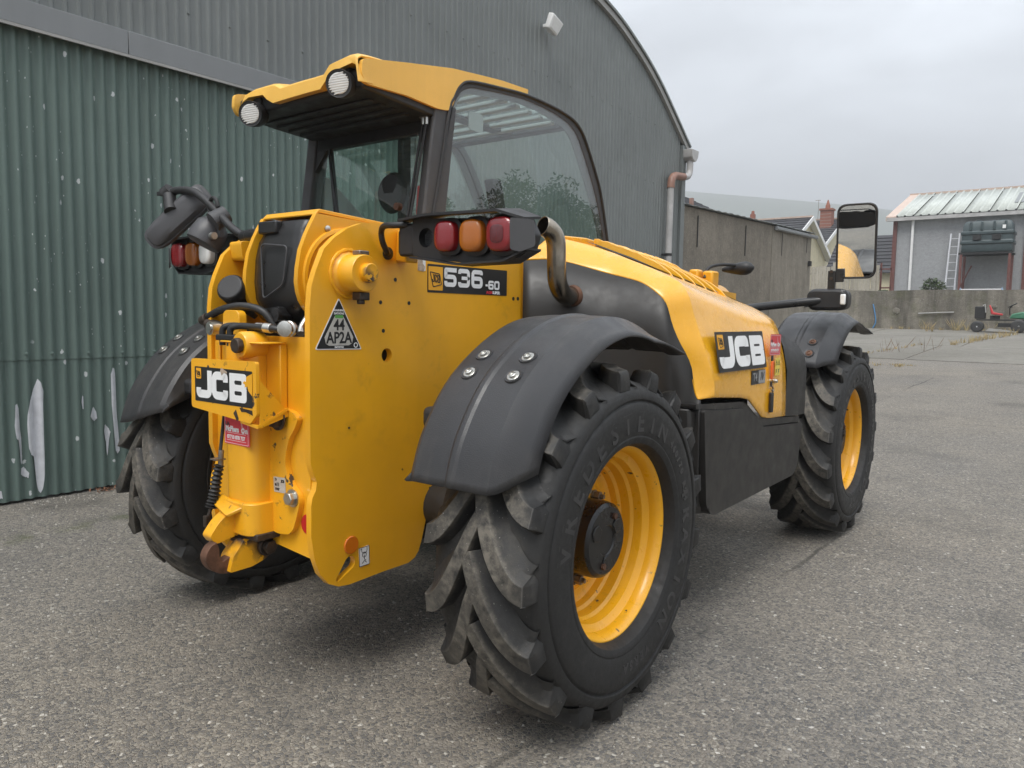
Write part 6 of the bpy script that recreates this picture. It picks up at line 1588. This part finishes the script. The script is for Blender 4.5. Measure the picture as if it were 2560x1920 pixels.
# worn badge on the rear plate
mxp = fr_y(-.002, 1.068, -.732)
bl = plate(mxp, .335, .118, 'black_print', "rear_badge")
mb = MB()
for ch_, x_ in (('J', -.157), ('C', -.063), ('B', .042)): glyph(mb, ch_, x_, -.046, .095, .094, .027, mxp, .0010, .0018)
mb.build("badge_letters", 'white', bl, flat=True)
plate(mxp @ T(-.142, .036, .0012), .030, .036, 'decal_yellow', "label_square", bl); emblem(bl, mxp @ T(-.142, .036, .0016), .03)
tp(MB().fill([(.118, .020), (.126, .026), (.135, .024), (.138, .04), (.150, .045), (.169, .052), (.169, -.02), (.158, -.012), (.148, -.004), (.143, .010), (.128, .006), (.130, .014)], [], .0019, .0024, 2, mx=mxp).build("torn_strip", 'yellow', bl, flat=True))
tp(MB().fill([(-.005, .062), (.03, .05), (.026, .042), (.012, .046), (-.002, .036), (-.01, .05)], [], .0019, .0023, 2, mx=mxp).build("scuff", 'torn', bl, flat=True))
for pl_ in ([(.095, -.062), (.165, -.066), (.168, -.082), (.150, -.078), (.13, -.074), (.105, -.075)], [(.06, -.083), (.075, -.07), (.09, -.10), (.08, -.108)]):
    tp(MB().fill(pl_, [], .0006, .0010, 2, mx=mxp).build("bare_patch", 'bolt_dark', bl, flat=True))
# dealer stickers
def dealer(mx, w, h, parent, cut=0.0):
    s_ = plate(mx, w, h, 'red_print', "dealer_sticker", parent, .0007)
    mb = MB(); ribbon(mb, [(-w * .47 + cut, -h * .46), (w * .44, -h * .46), (w * .44, h * .44), (-w * .47 + cut, h * .44)], .0012, mx, .0008, .0012, cut == 0, .002); mb.build("border_line", 'white', s_, flat=True)
    k = w / .15
    ltext("L.H.", .016 * k, mx, 'black_print', s_, -.055 * k, .018 * k, .0012, .0008)
    ltext("McPhers", .026 * k, mx, 'white', s_, -.027 * k, .001 * k, .0012, .0012 * k, .86); ltext("n", .026 * k, mx, 'white', s_, .057 * k, .001 * k, .0012, .0012 * k)
    mb = MB(); P = []
    for i in range(24): P.append(((.037 + (.0085 if i % 2 else .0125) * math.cos(2 * PI * i / 24)) * k, (.001 + (.0085 if i % 2 else .0125) * math.sin(2 * PI * i / 24)) * k))
    mb.fill(P, [circ((.037 * k, .001 * k), .004 * k, 10)], .0009, .0014, 2, mx=mx)
    ribbon(mb, [(.03 * k, .012 * k), (.022 * k, .038 * k), (.036 * k, .013 * k)], .0015 * k, mx, .0009, .0013, False, 0)
    mb.build("cog_mark", 'white', s_, flat=True)
    ltext("07710 878 737", .0185 * k, mx, 'white', s_, -.005 * k, -.027 * k, .0012, .0006 * k, .95)
    for dy in (-.012, -.038): plate(mx @ T(-.004 * k, dy * k, .0009), .115 * k, .0012 * k, 'white', "print_line", s_, .0004, .0002)
dealer(fr_y(.004, .918, -.6858), .147, .102, tele)
dealer(fr_x(1.541, 1.195, 1.0465) @ Matrix.Rotation(R(-1), 4, 'Z') @ T(0, 0, .004), .148, .10, tele)
# approval plate on the flange
ap = plate(fr_y(.134, .738, -.6125) @ Matrix.Rotation(R(3), 4, 'Z'), .064, .052, 'pale_label', "approval_plate")
ltext("e11", .017, fr_y(.122, .738, -.6135), 'black_print', ap, 0, 0, .0004, .0006); ltext("1947", .012, fr_y(.122, .722, -.6135), 'black_print', ap, 0, 0, .0004, .0006); ltext("D", .012, fr_y(.115, .754, -.6135), 'black_print', ap, 0, 0, .0004, .0003); ltext("JCB", .011, fr_y(.152, .752, -.6135), 'black_print', ap, 0, 0, .0004, .001)
# big badge and stage label on the hood side
def hoodx(z_): return 1.047 if z_ < 1.09 else 1.047 - (z_ - 1.09) * .22
mh = frame((1.0375, 1.146, 1.177), (0, 1, 0), (-.18, 0, 1))
hb = plate(mh, .562, .170, 'black_print', "hood_badge", tele, .0012)
mb = MB()
for ch_, x_ in (('J', -.262), ('C', -.085), ('B', .100)): glyph(mb, ch_, x_, -.070, .165, .136, .047, mh, .0014, .0026)
mb.build("badge_letters", 'white', hb, flat=True)
plate(mh @ T(-.232, .042, .0016), .062, .062, 'decal_yellow', "label_square", hb); emblem(hb, mh @ T(-.232, .042, .002), .06)
mt = fr_x(1.335, 1.051, 1.0475)
sl_ = plate(mt, .178, .064, 'black_print', "stage_label", tele, .001); plate(mt @ T(.044, 0, .0012), .088, .060, 'grey_print', "label_square", sl_)
ltext("T4", .052, mt, 'grey_print', sl_, -.044, 0, .0018, .001, .95); ltext("IV", .054, mt, 'black_print', sl_, .044, 0, .0028, .0005, .95, shear=.18)
wl_ = plate(fr_x(1.593, 1.088, 1.0475), .068, .086, 'warn_yellow', "warning_label", tele, .001)
mb = MB()
mw = fr_x(1.593, 1.088, 1.0485)
for cx_ in (-.017, .017):
    ribbon(mb, [(cx_ - .012, .009), (cx_ + .012, .009), (cx_, .032)], .0025, mw, .0002, .0008, True, .001)
    ribbon(mb, [(cx_, .024), (cx_, .015)], .002, mw, .0002, .0008, False, 0)
    ribbon(mb, [(cx_ - .008, -.035), (cx_ - .002, -.02), (cx_ + .008, -.012)], .004, mw, .0002, .0008, False, .002); ribbon(mb, [(cx_ - .008, -.012), (cx_ + .004, -.028)], .003, mw, .0003, .0009, False, 0)
mb.build("pictogram", 'black_print', wl_, flat=True)
